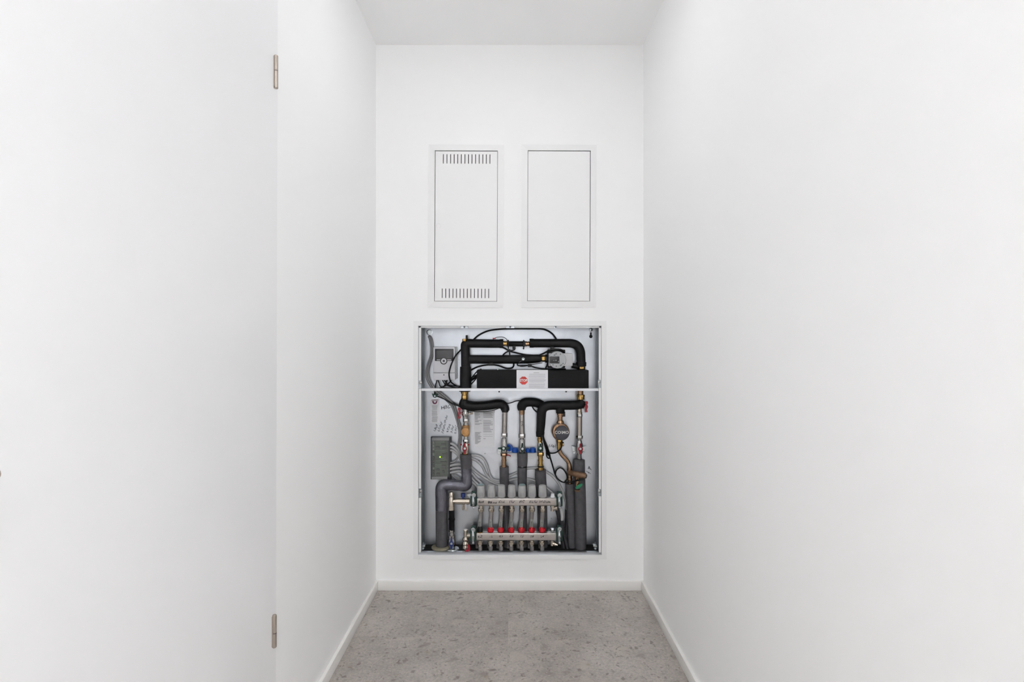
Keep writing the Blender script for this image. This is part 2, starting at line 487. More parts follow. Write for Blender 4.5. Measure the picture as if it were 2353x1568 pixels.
# ------------------------------------------------------------------ the two flat wall cabinets
def electric(px0, py0, px1, py1, door_rect, vents, label, lockpx):
    dx0, dy0, dx1, dy1 = door_rect
    t = thing('wall_cabinet', label, 'cabinet', P((px0 + px1) / 2, py1, 0))
    d0, d1 = -0.005, 0.0
    # frame: a flat surround with a stepped rim
    g = G()
    def ring(g, a, b, da, db, bev):
        (ax0, ay0, ax1, ay1), (bx0, by0, bx1, by1) = a, b
        o_ = [P(ax0, ay0), P(ax1, ay0), P(ax1, ay1), P(ax0, ay1)]
        i_ = [P(bx0, by0), P(bx1, by0), P(bx1, by1), P(bx0, by1)]
        bm = g.bm
        def lay(ps, d): return [bm.verts.new((p.x, D + d, p.z)) for p in ps]
        A0 = lay(o_, 0.0); A1 = lay(o_, da); B1 = lay(i_, db); B0 = lay(i_, 0.012)
        for r0, r1 in ((A0, A1), (A1, B1), (B1, B0)):
            for i in range(4):
                j = (i + 1) % 4
                bm.faces.new((r0[i], r0[j], r1[j], r1[i]))
    gp = 1.0
    ring(g, (px0, py0, px1, py1), (dx0 - gp, dy0 - gp, dx1 + gp, dy1 + gp), -0.003, -0.006, 0)
    obj('frame', g, BOXW, t, flat=True)
    # door leaf with real slots
    g = G()
    dn, df = -0.0055, -0.003
    if vents:
        n = 14; wS = 1.7
        def band(ya, yb, xa, xb):
            pit = (xb - xa) / (n - 1); e = [dx0]
            for i in range(n):
                e += [xa + pit * i - wS / 2, xa + pit * i + wS / 2]
            e.append(dx1)
            for i in range(0, len(e), 2): g.pbox(e[i], ya, e[i + 1], yb, dn, df)
        (ta, tb, txa, txb), (ba, bb, bxa, bxb) = vents
        g.pbox(dx0, dy0, dx1, ta, dn, df); band(ta, tb, txa, txb)
        g.pbox(dx0, tb, dx1, ba, dn, df); band(ba, bb, bxa, bxb); g.pbox(dx0, bb, dx1, dy1, dn, df)
    else:
        g.pbox(dx0, dy0, dx1, dy1, dn, df)
    leaf = obj('door', g, BOXW, t, flat=True)
    g = G(); g.lathe(lockpx[0], lockpx[1], dn, 'f', [(0, 6.8), (.45, 6.8), (.6, 6.3), (.6, 4.8), (.15, 4.5), (.15, 4.4), (.5, 4.2), (.5, 0)], 28)
    lk = obj('lock', g, BOXW, leaf, sharp=25)
    g = G(); g.pbox(px0 + 9, py0 + 9, px1 - 9, py1 - 9, 0.05, 0.055)
    for q in ((px0 + 9, py0 + 9, px0 + 10, py1 - 9), (px1 - 10, py0 + 9, px1 - 9, py1 - 9), (px0 + 9, py0 + 9, px1 - 9, py0 + 10), (px0 + 9, py1 - 10, px1 - 9, py1 - 9)):
        g.pbox(*q, 0.002, 0.05)
    obj('enclosure', g, TBASE, t)
    t.rotation_euler = (0, R(0.27), 0)
    return t
# tilt is about the lower middle, so the rects are given untilted
electric(983, 333, 1156, 707.5, (999.0, 348, 1141.2, 692), ((354.5, 376.2, 1017.2, 1124.2), (663.6, 685.2, 1015.9, 1122.9)),
         'slim white wall cabinet with rows of vent slots in its door', (1006.8, 519.6))
electric(1197, 333, 1369, 707, (1212.2, 347.8, 1354.3, 691.5), None, 'slim white wall cabinet with a plain door without vent slots', (1220, 519.2))

# ------------------------------------------------------------------ manifold cabinet
cab = thing('manifold_cabinet', 'open recessed steel manifold cabinet with white frame low on the back wall', 'cabinet', P(1171.5, 1285, 0))
# white frame: flat flange, shadow groove, inner lip
def rect_ring(g, o, i, d0, d1):
    ox0, oy0, ox1, oy1 = o; ix0, iy0, ix1, iy1 = i
    for q in ((ox0, oy0, ix0, oy1), (ix1, oy0, ox1, oy1), (ix0, oy0, ix1, iy0), (ix0, iy1, ix1, oy1)):
        a = P(q[0], q[3]); b = P(q[2], q[1])
        g.box((a.x, D + d0, a.z), (b.x, D + d1, b.z))
g = G(); rect_ring(g, (950.5, 738, 1393, 1285), (961.3, 749, 1382.2, 1275), -0.007, 0.0)
obj('frame', g, BOXW, cab, flat=True)
g = G(); rect_ring(g, (955, 743, 1388, 1280), (961.8, 749.6, 1381.8, 1274.4), 0.0, 0.02)
obj('frame_groove', g, GALV, cab, flat=True)
# lip strips, interrupted by the latch notches
g = G()
LD0, LD1 = 0.001, 0.012
for ya, yb in ((749.8, 875.5), (893.5, 1123.5), (1145, 1271)):
    g.pbox(962.2, ya, 967.4, yb, LD0, LD1, 0.001, 1); 
for ya, yb in ((749.8, 873.5), (891.5, 1125), (1141.5, 1271)):
    g.pbox(1376.3, ya, 1381.5, yb, LD0, LD1, 0.001, 1)
for xa, xb in ((962.2, 1058), (1076, 1163), (1182, 1273), (1281, 1381.5)):
    g.pbox(xa, 749.8, xb, 753.8, LD0, LD1, 0.001, 1)
obj('inner_lip', g, BOXW, cab)
g = G(); g.pbox(962.2, 1269.8, 1381.5, 1274.2, LD0, 0.02); obj('bottom_lip', g, GALV, cab)
# latches in the notches
for (x, y) in ((965.5, 880.5), (966, 1130), (1377.5, 879), (1377.5, 1130)):
    sgn = 1 if x < 1100 else -1
    g = G(); g.pbox(x - 3.4, y - 6, x + 3.6, y + 13, 0.014, 0.02, 0.001, 1)
    lt = obj('latch', g, ZINC, cab)
    g = G(); g.lathe(x, y - 0.5, 0.014, 'f', [(0, 3.2), (1.2, 3.2), (1.4, 2.0), (.4, 1.8), (.4, .1)], 14); obj('latch_screw', g, CHROME, lt)
for (x, wd) in ((1067, 8), (1172.5, 9), (1277, 3.4)):
    g = G(); g.pbox(x - wd, 750.5, x + wd, 754.2, 0.014, 0.022); lt = obj('latch', g, ZINC, cab)
    g = G(); g.lathe(x, 751.5, 0.014, 'f', [(0, 2.2), (.8, 2.2), (.8, .1)], 10); obj('latch_screw', g, BLKP, lt)
# sheet steel box
BX0, BX1 = P(967.5, 0).x, P(1376.3, 0).x
BZ1, BZ0 = P(0, 752).z, 0.168
BD = 0.11
g = G(); g.box((BX0, D + BD, BZ0), (BX1, D + BD + 0.0015, BZ1)); back = obj('back_panel', g, GALV, cab)
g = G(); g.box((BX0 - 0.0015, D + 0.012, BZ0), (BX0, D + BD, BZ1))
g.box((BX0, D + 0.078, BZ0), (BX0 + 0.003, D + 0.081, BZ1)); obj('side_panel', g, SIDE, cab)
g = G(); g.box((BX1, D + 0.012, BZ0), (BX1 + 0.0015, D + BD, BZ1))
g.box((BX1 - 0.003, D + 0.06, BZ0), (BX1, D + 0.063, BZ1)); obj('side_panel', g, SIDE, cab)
g = G(); g.box((BX0, D + 0.012, BZ1), (BX1, D + BD, BZ1 + 0.0015)); obj('top_panel', g, GALV, cab)
g = G(); g.box((BX0, D + 0.012, BZ0 - 0.012), (BX1, D + BD, BZ0)); obj('bottom_opening', g, DARK, cab)  # solid dark plate painted as the shaded opening
# crossbar and mounting rail
g = G(); g.pbox(968.5, 893.2, 1375, 898.6, 0.014, 0.016); a = P(968.5, 893.2, 0.014); b = P(1375, 893.2, 0.014)
g.box((a.x, D + 0.014, a.z - 0.0015), (b.x, D + 0.036, a.z)); xb = obj('crossbar', g, M('crossbar_zinc', (222, 224, 228), 0.35, 0.35), cab)
for x in (1147, 1301):
    g = G(); g.pbox(x - 1.6, 899.2, x + 1.6, 902.2, 0.02, 0.03); obj('bolt', g, BLKP, xb)
g = G(); g.pbox(1163, 1040.5, 1244, 1055, 0.100, 0.1015); a = P(1163, 1040.5, 0.100); b = P(1244, 1040.5, 0.1)
g.box((a.x, D + 0.085, a.z - 0.0015), (b.x, D + BD, a.z)); obj('mounting_rail', g, M('rail_zinc', (214, 215, 220), 0.4, 0.4), cab)
# keyholes, grommet, wall screws
g = G(); g.lathe(987, 764, BD, 'f', [(0, 7), (.8, 7), (1, 5.2), (1.6, 4.8), (1.6, 3.2), (2.6, 3), (2.6, .1)], 20); obj('wall_screw', g, ZINC, cab)
g = G(); g.lathe(1357.5, 758, BD, 'f', [(0, 4.6), (1.2, 4.4), (2.2, 2.4), (2.2, .1)], 16); obj('wall_screw', g, ZINC, cab)
for (x, y) in ((1357.7, 773.5), (987.2, 774.5)):
    g = G(); g.lathe(x, y, BD - 0.0004, 'f', [(0, 4.0), (.1, 4.0)], 18); g.pbox(x - 1.9, y - 9.5, x + 1.9, y, BD - 0.0006, BD - 0.0002)
    obj('keyhole', g, DARK, cab)
for (x, y) in ((1114.5, 1043), (1100.5, 1058.5), (1267, 1192)):
    g = G(); g.lathe(x, y, BD, 'f', [(0, 1.5), (.8, 1.3), (.8, .1)], 10); obj('rivet', g, ZINC, cab)
# levelling bolts in the bottom corners
for (x, y) in ((972, 1254), (1368, 1254)):
    g = G(); g.pbox(x - 5, y - 1, x + 5, y + 4, 0.03, 0.05, 0.001, 1)
    g.lathe(x, y - 8, 0.04, 'd', [(0, 1.4), (20, 1.4)], 10); g.hexnut(x, y + 6, 0.04, 'd', 4, 4)
    obj('levelling_bolt', g, ZINC, cab)
# papers stuck to the back panel
def strips(name, rows, d, mat, parent, th=0.0003):
    g = G()
    for x0, y0, x1, y1 in rows:
        a = P(x0, y1, d); b = P(x1, y0, d)
        g.box((a.x, D + d, a.z), (b.x, D + d + th, b.z))
    return obj(name, g, mat, parent, flat=True)
g = G(); g.pbox(1089.5, 944, 1136.5, 1027.5, BD - 0.0012, BD - 0.0004); sheet = obj('instruction_sheet', g, PAPER, cab)
sheet['label'] = 'white printed sheet glued to the back panel'
rows = []
rng = random.Random(3)
for y in [949, 951.5, 954, 957.5, 959.5, 961.5, 963.5, 966, 968, 970, 973.5, 975.5] + [993.5 + 2 * i for i in range(14)]:
    rows.append((1091.5, y, 1091.5 + rng.uniform(6, 16), y + 1.0))
for y in [947.5, 949.5, 952, 954.5, 957, 959, 967, 970, 972, 974, 976.5, 979, 982, 984.5, 987, 990, 992.5]:
    rows.append((1110.5, y, 1110.5 + rng.uniform(14, 23), y + 1.0))
rows += [(1110.5, 1003, 1132, 1003.5), (1110.5, 1008, 1116, 1009), (1110.5, 998, 1132, 998.4)]
strips('printed_text', rows, BD - 0.0016, INKG, sheet)
g = G(); g.pbox(988.5, 917, 1009, 972.5, BD - 0.0012, BD - 0.0004); stk = obj('rating_sticker', g, PAPER, cab)
stk['label'] = 'narrow white sticker with a winged emblem and small print'
rows = []
for y in [931.5 + 2.0 * i for i in range(6)] + [944.5 + 2.0 * i for i in range(6)] + [957.5 + 2.0 * i for i in range(7)]:
    rows.append((992.5 + rng.uniform(-.6, 1), y, 1006 - rng.uniform(0, 2), y + 0.8))
strips('printed_text', rows, BD - 0.0016, INKG, stk)
g = G()
d_ = BD - 0.0016
for q in ((991.5, 919.3, 1006.5, 920.5), (993, 922, 1005, 923.2)): g.pbox(*q, d_, d_ + 0.0003)
g.disc_prism(999, 924, d_, [(-6, -1), (6, -1), (4.5, 3), (2, 5), (-2, 5), (-4.5, 3)], 0.0003)
obj('winged_emblem', g, INKR, stk)
g = G(); g.lathe(999.3, 923.6, d_ - 0.0001, 'f', [(0, 2.6), (.1, 2.6)], 14); obj('emblem_disc', g, PAPER, stk)
# felt-pen notes on the steel
pen = dict(mat=INK, parent=cab, shear=0.2, bold=0.05, hand=1.9)
dw = BD - 0.0004
text('handwriting', 'HBC', 1024, 936.5, dw, 11, rot=10, **pen)
for s_, x, y, rr, sz in (('1-Bad', 1001, 985, 70, 7.4), ('2-Schlaf', 1011, 982, 68, 7.2), ('3-Küche/Wohn', 1021.5, 976, 76, 6.8),
                         ('4-Kind', 1030.5, 985.5, 73, 7.2), ('5-Flur', 1039, 987, 78, 7.2), ('6-WC', 1047.5, 988, 82, 7.4)):
    text('handwriting', s_, x, y, dw, sz, rot=rr, **pen)
text('handwriting', 'J.Abl.', 1269, 1025.5, dw, 8.5, rot=-6, **pen)
text('handwriting', '4 f', 1353, 1079, dw, 15, M('faded_ink', (84, 86, 92), .7), cab, rot=-100, shear=0.2, hand=3)

# ------------------------------------------------------------------ controller
t = thing('heating_controller', 'white box-shaped controller with dark display and round dial', 'controller', P(1021, 874, 0.1))
g = G(); g.pbox(998, 797, 1049.5, 871, 0.08, BD, 0.003); obj('back_plate', g, CTRL, t)
g = G(); g.pbox(995.5, 798, 1045.8, 857, 0.058, 0.085, 0.0035); bd = obj('housing', g, CTRL, t)
g = G(); g.pbox(995.5, 857.6, 1045.8, 874, 0.059, 0.085, 0.0025); lc = obj('lower_cover', g, CTRL, t)
g = G(); g.lathe(1020, 862, 0.059, 'f', [(0, 1.5), (.2, 1.5), (.2, .1)], 10); obj('screw', g, BEZEL, lc)
g = G(); g.pbox(999.2, 801.8, 1042.2, 830, 0.0565, 0.06, 0.002); dp = obj('display', g, BEZEL, t)
g = G(); g.pbox(1003, 806, 1038.5, 824.3, 0.0558, 0.057); obj('screen', g, SCRN, dp)
for a, b in ((1003.5, 1013), (1026.5, 1036.5)):
    g = G(); g.pbox(a, 826.6, b, 828.2, 0.0558, 0.057); obj('marking', g, CTRL, dp)
g = G(); g.lathe(1019.7, 829.8, 0.0585, 'f', [(0, 8.2), (1.6, 8.2), (1.6, .1)], 24); dl = obj('dial', g, BEZEL, t)
g = G(); g.lathe(1019.7, 829.8, 0.056, 'f', [(0, 6.3), (2, 5.9), (2.4, 5.2), (2.2, 3.2)], 24); obj('dial_ring', g, CTRL, dl)
g = G(); g.lathe(1019.7, 829.8, 0.0525, 'f', [(0, 3), (.8, 2.6), (.9, .1)], 16); obj('dial_button', g, PUMPD, dl)
for y in (815, 828):
    for xa, xb_ in ((986, 999), (1047, 1054)):
        g = G(); g.pbox(xa, y - 1, xb_, y + 1, 0.103, BD); obj('mounting_tab', g, CTRL, t)

# ------------------------------------------------------------------ upper pipework
def part_path(name, parent, mat, pts, r, **k):
    g = G(); g.path(pts, r, **k); return obj(name, g, mat, parent)
DP = 0.062
t = thing('insulated_pipe', 'black insulated pipe rising beside the controller and turning right at the top', 'pipe', P(1070, 894, DP))
part_path('insulation', t, BLKF, [(1070, 845, DP), (1069.5, 815, DP), (1069, 797, DP), (1070.5, 792, DP), (1077, 789.5, DP), (1090, 789.5, DP), (1125, 790, DP), (1152, 790, DP)], [10.5, 10.3, 10.5, 11, 10.2, 9.8, 9.7, 9.6], seg=16, smooth=4)
part_path('insulation_sleeve', t, BLKF, [(1070, 895.5, DP), (1069.8, 870, DP), (1069.5, 843, DP)], [12.8, 13.4, 12.4], seg=18, smooth=4)
part_path('end_sleeve', t, BLKF, [(1148, 790, DP), (1156.5, 790, DP)], [10.2, 10.4], seg=16)
g = G(); g.hexnut(1067.5, 785, DP - 0.012, 'u', 6, 5.5); obj('brass_plug', g, BRASS, t)
g = G(); g.lathe(1072.5, 783, DP, 'u', [(0, 2.6), (12, 2.6), (12.6, 2)], 12); obj('sensor_pocket', g, BLKP, t)
g = G(); g.lathe(1156.5, 790, DP, 'r', [(0, 6), (3.5, 6), (3.5, 4.8), (5, 4.8), (5, 6.4), (8, 6.4), (8, 4)], 14); obj('brass_union', g, BRASS, t)

t = thing('flow_sensor', 'short black plastic flow sensor between the two upper insulated pipes', 'sensor', P(1185, 800, DP))
g = G(); g.lathe(1165, 790.5, DP, 'r', [(0, 7), (4, 7), (5, 6.2), (36, 6), (37, 7), (41, 7)], 16); obj('body', g, BLKP, t)
g = G(); g.pbox(1177.5, 795, 1185, 803, DP - 0.012, DP + 0.004, 0.001); obj('plug', g, BLKP, t)
for x in (1168, 1203.5):
    g = G(); g.pbox(x - 1.3, 781.5, x + 1.3, 801.5, DP - 0.017, DP + 0.012, 0.0008); obj('clip', g, BLKP, t)
g = G(); g.lathe(1203, 801.5, DP - 0.01, 'f', [(0, 2), (2, 1.6), (2, .1)], 10); obj('clip_head', g, BLKP, t)

t = thing('insulated_pipe', 'black insulated pipe bending down to the right end of the black block', 'pipe', P(1336, 842, DP))
part_path('insulation', t, BLKF, [(1222, 789, DP), (1260, 789, DP), (1300, 789, DP), (1316, 790, DP), (1328, 796, DP), (1334, 808, DP), (1335, 822, DP), (1335.5, 838, DP)], [9.8, 9.8, 9.8, 10, 10.3, 10.3, 10.2, 10.2], seg=16, smooth=5)
part_path('end_sleeve', t, BLKF, [(1217, 789, DP), (1226, 789, DP)], 10.4, seg=16)
part_path('end_sleeve', t, BLKF, [(1335.5, 832.5, DP), (1335.5, 842, DP)], [12, 11.6], seg=16)
g = G(); g.lathe(1206.5, 790.5, DP, 'r', [(0, 4.5), (1, 6), (4, 6), (4, 4.8), (6, 4.8), (6, 5.6), (9, 5.6), (11, 5)], 14); obj('brass_union', g, COPPER, t)
g = G(); g.hexnut(1336, 841.5, DP, 'd', 8.5, 9); obj('brass_nut', g, BRASS, t)

t = thing('insulated_pipe', 'straight black insulated pipe running level to the round grey pump', 'pipe', P(1162, 836, DP))
part_path('insulation', t, BLKF, [(1078, 826.3, DP), (1120, 826.3, DP), (1170, 826.3, DP), (1215, 825.5, DP), (1236, 824.5, DP), (1244, 824, DP)], [10.2, 10, 10.1, 10.2, 9.6, 7.5], seg=18, smooth=4)
g = G(); g.hexnut(1244, 824, DP, 'r', 9, 7.8); obj('brass_nut', g, BRASS, t)
g = G(); g.lathe(1202.3, 825.5, DP - 0.02, 'f', [(0, 3.6), (1.5, 3.6), (2, 2.6), (1.4, 1.6), (1.4, .1)], 16); obj('strap_button', g, ZINC, t)
part_path('strap_wire', t, M('strap_grey', (92, 92, 92), .5), [(1201, 827, DP - 0.022), (1192, 834, DP - 0.018)], .7, seg=6)

t = thing('circulation_pump', 'round-faced light grey pump with a dark square panel', 'pump', P(1285, 846, DP))
g = G(); g.pbox(1258, 804, 1299, 846, 0.058, 0.10, 0.004); obj('motor_housing', g, BLKP, t)
g = G(); g.pbox(1261, 812.5, 1316, 841.8, 0.034, 0.062, 0.003); obj('terminal_housing', g, PUMPW, t)
g = G(); g.lathe(1280.3, 827.3, 0.040, 'f', [(0, 20), (7, 19.8), (8.2, 19), (8.4, .1)], 40); fc = obj('face', g, PUMPG, t)
d_ = 0.0225
g = G(); g.pbox(1262.8, 819.6, 1285.5, 835.6, d_ - 0.0008, d_ + 0.002, 0.0008); pn = obj('control_panel', g, BEZEL, fc)
g = G()
for q in ((1276.5, 827.3, 1278.8, 829.6), (1270.5, 828.5, 1274.5, 829.2), (1282.7, 829.5, 1284, 833)): g.pbox(*q, d_ - 0.0012, d_)
obj('panel_marking', g, PUMPG, fc)
for a, rr in ((60, 15), (100, 14), (118, 12.5), (150, 15), (-32, 16), (-50, 15.5), (205, 15.8), (230, 15), (262, 15), (300, 15)):
    g = G(); x = 1280.3 + rr * math.cos(R(a)); y = 827.3 - rr * math.sin(R(a))
    g.lathe(x, y, d_ + 0.0005, 'f', [(0, 1.7), (.35, 1.5), (.35, .1)], 10); obj('face_screw', g, M('vent_grey', (120, 122, 124), .5), fc)
g = G(); g.hexnut(1252.5, 824.5, DP, 'r', 8, 9.5); obj('union_nut', g, BLKP, t)
part_path('outlet', t, BLKP, [(1314, 840, DP), (1330, 843, DP)], 6, seg=12)

# heat exchanger
t = thing('heat_exchanger', 'long black foam-covered block with a stop label on the crossbar', 'heat exchanger', P(1224, 894, 0.06))
g = G(); g.pbox(1095.5, 851, 1353, 893.2, 0.03, 0.104, 0.003); obj('foam_cover', g, BLKX, t)
g = G(); g.pbox(1187, 850.6, 1259, 894, 0.0288, 0.0298); lb = obj('warning_label', g, PAPER, t); lb['label'] = 'white label with red stop sign and small print'
oc = [(9.8 * math.cos(R(22.5 + 45 * k)), 9.8 * math.sin(R(22.5 + 45 * k))) for k in range(8)]
g = G(); g.disc_prism(1203, 875, 0.0284, oc, 0.0004); obj('stop_sign', g, STOPR, lb)
text('stop_text', 'STOP', 1203, 875, 0.0281, 8.2, INKW, lb, bold=0.3, sx=0.86)
rows = [(1226, 856.2, 1239, 857.6)]
for y in (859.6, 862, 864.4, 866.8, 870.6, 873, 875.4, 877.8, 882, 884.4, 886.8, 889.2, 892):
    rows.append((1214.5 + rng.uniform(0, 1.5), y, 1255 - rng.uniform(0, 5), y + 0.8))
strips('printed_text', rows, 0.0284, M('light_print', (176, 176, 182), .8), lb)
g = G(); g.lathe(1144, 849.2, 0.05, 'f', [(0, 1.6), (1, 1.2), (1, .1)], 10); obj('rivet', g, ZINC, t)

# ------------------------------------------------------------------ lower black insulated pipes
t = thing('insulated_pipe', 'black insulated pipe sweeping from the left riser to the leftmost steel pipe', 'pipe', P(1110, 945, DP))
g = G(); g.lathe(1068, 897.5, DP, 'd', [(0, 13), (2.5, 13), (2.6, 6)], 18); obj('flange', g, BLKP, t)
g = G(); g.lathe(1067.5, 899.8, DP, 'd', [(0, 8.5), (5, 8.5), (5.2, 7), (9, 7)], 16); g.hexnut(1067.5, 908.5, DP, 'd', 10.5, 7.4); obj('brass_fitting', g, BRASS, t)
part_path('insulation', t, BLKF, [(1068, 919, DP), (1067, 928, DP), (1072, 933, DP), (1085, 934.5, DP), (1105, 934, DP - .004), (1125, 932.5, DP), (1143, 929.5, DP), (1154, 931, DP), (1160, 938, DP), (1160.5, 943.5, DP)], [9, 12.5, 12.2, 10.6, 10, 10, 10, 10, 9.8, 9.8], seg=16, smooth=5)
part_path('end_sleeve', t, BLKF, [(1160.5, 939, DP), (1160.3, 947.5, DP)], [9.2, 7.4], seg=16)

t = thing('insulated_pipe', 'short black insulated pipe arching behind to the middle steel pipe', 'pipe', P(1215, 942, 0.08))
part_path('insulation', t, BLKF, [(1199.3, 943, .075), (1199, 935, .075), (1204, 927, .077), (1216, 924.5, .082), (1232, 926, .086), (1246, 932, .088), (1254, 940, .088)], [8.5, 11, 11, 10.3, 10.3, 10, 9.6], seg=16, smooth=5)

t = thing('insulated_pipe', 'black insulated pipe running from the right riser and hanging down mid cabinet', 'pipe', P(1243, 1003, DP))
part_path('insulation', t, BLKF, [(1341, 921, DP), (1334, 929, DP), (1322, 931.5, DP), (1290, 931.8, DP), (1265, 932, DP), (1253, 935, DP), (1246, 943, DP), (1244, 956, DP), (1243, 975, DP), (1241.3, 996, DP)], [8.5, 11, 10.6, 10.6, 10.6, 10.8, 10.8, 10.6, 10, 9], seg=16, smooth=5)
part_path('end_sleeve', t, BLKF, [(1241.5, 993, DP), (1241, 1004, DP)], [10, 9], seg=16)
part_path('branch_sleeve', t, BLKF, [(1287.5, 936, DP), (1287.5, 950, DP)], [10, 9.6], seg=16)
g = G(); g.lathe(1334, 898.5, DP, 'd', [(0, 6.5), (8, 6.5), (8, 7)], 16); obj('brass_tube', g, COPPER, t)
g = G(); g.hexnut(1334.5, 907, DP, 'd', 6, 9); g.lathe(1334.5, 912, DP, 'd', [(0, 8.6), (6, 8.6), (6.4, 7)], 16); obj('brass_nut', g, BRASS, t)

# ------------------------------------------------------------------ valves
def tee_handle(parent, x, y, d, mat, up, dn, wd=5.5, boss=5.2, horizontal=False, label=None, skew=0.0):
    g = G()
    g.lathe(x, y, d + 0.008, 'f', [(0, boss), (3.2, boss), (3.8, boss * .8), (3.8, .1)], 20)
    h0, h1 = wd * .30, wd * .55
    pl = [(-h0, -up), (h0, -up), (h1, -2), (h1, 2), (h0 * 1.5, dn), (-h0 * 1.5, dn), (-h1, 2), (-h1, -2)]
    if horizontal: pl = [(b, -a) for a, b in pl]
    pl = [(a - skew * b / 10, b) for a, b in pl]
    g.prism([P(x + a, y + b, d + 0.0035) for a, b in pl], (0, 0.003, 0))
    h = obj('valve_handle', g, mat, parent)
    if label: h['label'] = label
    g = G(); g.lathe(x, y, d + 0.0005, 'f', [(0, 2.9), (.6, 2.7), (.6, 1.5), (.2, 1.4), (.2, .1)], 14); obj('handle_screw', g, ZINC, h)
    return h

# left riser
RD = 0.058
t = thing('riser_valves', 'left riser with bronze strainer and two red-handled valves', 'valve', P(1070, 1050, RD))
g = G(); g.lathe(1069.5, 936, RD, 'd', [(0, 6), (3, 6), (3.2, 7), (8, 7), (8.4, 6.4), (11, 8.3), (18, 8.3), (21, 6.6), (25, 6.2), (27, 6.4)], 18); vb = obj('valve_body', g, CHROME, t)
part_path('drain_stub', t, NKBR, [(1074, 950.5, RD), (1086.5, 950.5, RD - .004)], [2.2, 2.4], seg=10)
g = G(); g.lathe(1084.8, 952, RD - .004, 'u', [(0, 1.6), (7, 1.6)], 8); obj('drain_pin', g, NKBR, t)
part_path('handle_stem', t, CHROME, [(1064, 950, RD), (1056, 950, RD - .012)], [2.4, 2], seg=10)
g = G()
x = 1055
for poly in ([(-2.5, -12.5), (3, -12), (3.6, -8), (2.2, -5), (3.4, -1), (3.2, 2), (1.8, 5), (3.4, 9), (2.6, 12.5), (-2.4, 12.8), (-2.6, 8), (-1, 5), (-2, 2), (-2, -2), (-1, -5), (-3, -8)],):
    g.disc_prism(x, 950, RD - .016, poly, 0.014)
obj('valve_handle', g, RED, t)
g = G(); g.hexnut(1071, 962.5, RD, 'd', 8.5, 7.6); g.lathe(1070.5, 970.5, RD, 'd', [(0, 5), (3, 5), (3, 6), (8, 6), (8, 4.8)], 14); obj('union_nut', g, CHROME, t)
g = G(); g.lathe(1070.5, 977, RD, 'd', [(0, 6.5), (2, 8.6), (22, 8.6), (26, 7)], 18); g.lathe(1070.2, 991, RD, 'f', [(0, 9.2), (12.5, 9.2), (13, 8.6)], 24)
st = obj('strainer_body', g, STRAIN, t)
g = G(); g.lathe(1070, 990.8, RD - .0256, 'f', [(0, 9), (3, 9), (3.6, 8.2), (3.6, 5.4), (2.9, 5), (2.9, .1)], 6, R(12)); obj('strainer_cap', g, STRAIN, t)
g = G(); g.lathe(1070.5, 1003, RD, 'd', [(0, 4.8), (4, 4.8), (4, 5.2), (8, 5.2)], 14); g.hexnut(1071.2, 1010, RD, 'd', 8.5, 7.6); obj('union_nut', g, CHROME, t)
g = G(); g.lathe(1070.8, 1018, RD, 'd', [(0, 6.2), (4, 6.4), (6, 8), (16, 8), (19, 6.4), (24, 6.4)], 18); obj('lower_valve_body', g, NKBR, t)
g = G(); g.hexnut(1069, 1039, RD, 'd', 8, 6.6); obj('brass_nut', g, BRASS, t)
tee_handle(t, 1068, 1031.3, RD - .03, RED, 12, 12.5)
for x in (1059.5, 1077): 
    g = G(); g.lathe(x, 1023, RD - .005, 'u', [(-1, 1.7), (2.5, 1.7)], 8); obj('test_plug', g, RED, t)

# left riser: grey insulation with duct tape
t = thing('insulated_pipe', 'grey insulated pipe wrapped in silver duct tape at its two bends', 'pipe', P(1014.5, 1262, DP))
part_path('upper_insulation', t, GRYF, [(1070.5, 1044.5, DP), (1071, 1062, DP), (1071.5, 1079, DP)], [13, 12.6, 11.8], seg=18, smooth=4)
part_path('tape_wrap', t, TAPE, [(1071.5, 1077, DP), (1072, 1092, DP), (1072.3, 1106, DP), (1071.5, 1113.5, DP), (1067, 1116.5, DP), (1056, 1116.5, DP), (1040, 1115, DP), (1024, 1115.2, DP), (1017, 1117, DP), (1014.8, 1122.5, DP), (1014.6, 1134, DP), (1014.6, 1150, DP), (1014.7, 1172, DP)], [12.2, 11.8, 12.6, 13.2, 13.2, 12.4, 12, 12.8, 13.6, 14.2, 14.4, 14, 13.8], seg=22, smooth=3)
part_path('lower_insulation', t, GRYF, [(1014.7, 1170, DP), (1014.7, 1210, DP), (1015, 1259, DP)], [13.6, 13.4, 13.2], seg=18, smooth=4)
g = G(); g.lathe(1013.5, 1255, DP, 'd', [(0, 20), (1.5, 22), (4, 22), (6, 20)], 24); obj('floor_collar', g, FELT, t)

# three middle risers
ID = 0.078
def grey_sleeve(parent, pts, r, name='insulation'):
    return part_path(name, parent, GRYF, pts, r, seg=18, smooth=4)
t = thing('riser_pipe', 'leftmost of the three steel risers, with a crosswise green handle', 'pipe', P(1160, 1262, ID))
part_path('steel_pipe', t, STEEL, [(1160, 946, DP), (1159.3, 972, DP), (1158.8, 997, DP)], 6.1, seg=16)
g = G(); g.hexnut(1158.7, 995.5, DP, 'd', 9, 7.6); g.lathe(1158.6, 1004, DP, 'd', [(0, 5), (3, 4.6), (4, 6.8)], 14); obj('union_nut', g, CHROME, t)
g = G(); g.lathe(1158.3, 1007.5, DP, 'd', [(0, 6.6), (14, 6.8), (17, 7.6), (29, 7.6), (33, 6)], 18); obj('valve_body', g, CHROME, t)
tee_handle(t, 1157.2, 1030.8, DP - .028, GREEN, 13, 12.5, horizontal=True)
g = G(); g.hexnut(1158, 1041.5, DP, 'd', 7.5, 7.8); g.lathe(1158, 1049, DP, 'd', [(0, 5.6), (8, 5.4), (8, 6), (11, 6), (11, 5.2), (20, 5.2), (20, 6.2), (25, 6.2)], 16); obj('brass_fitting', g, COPPER, t)
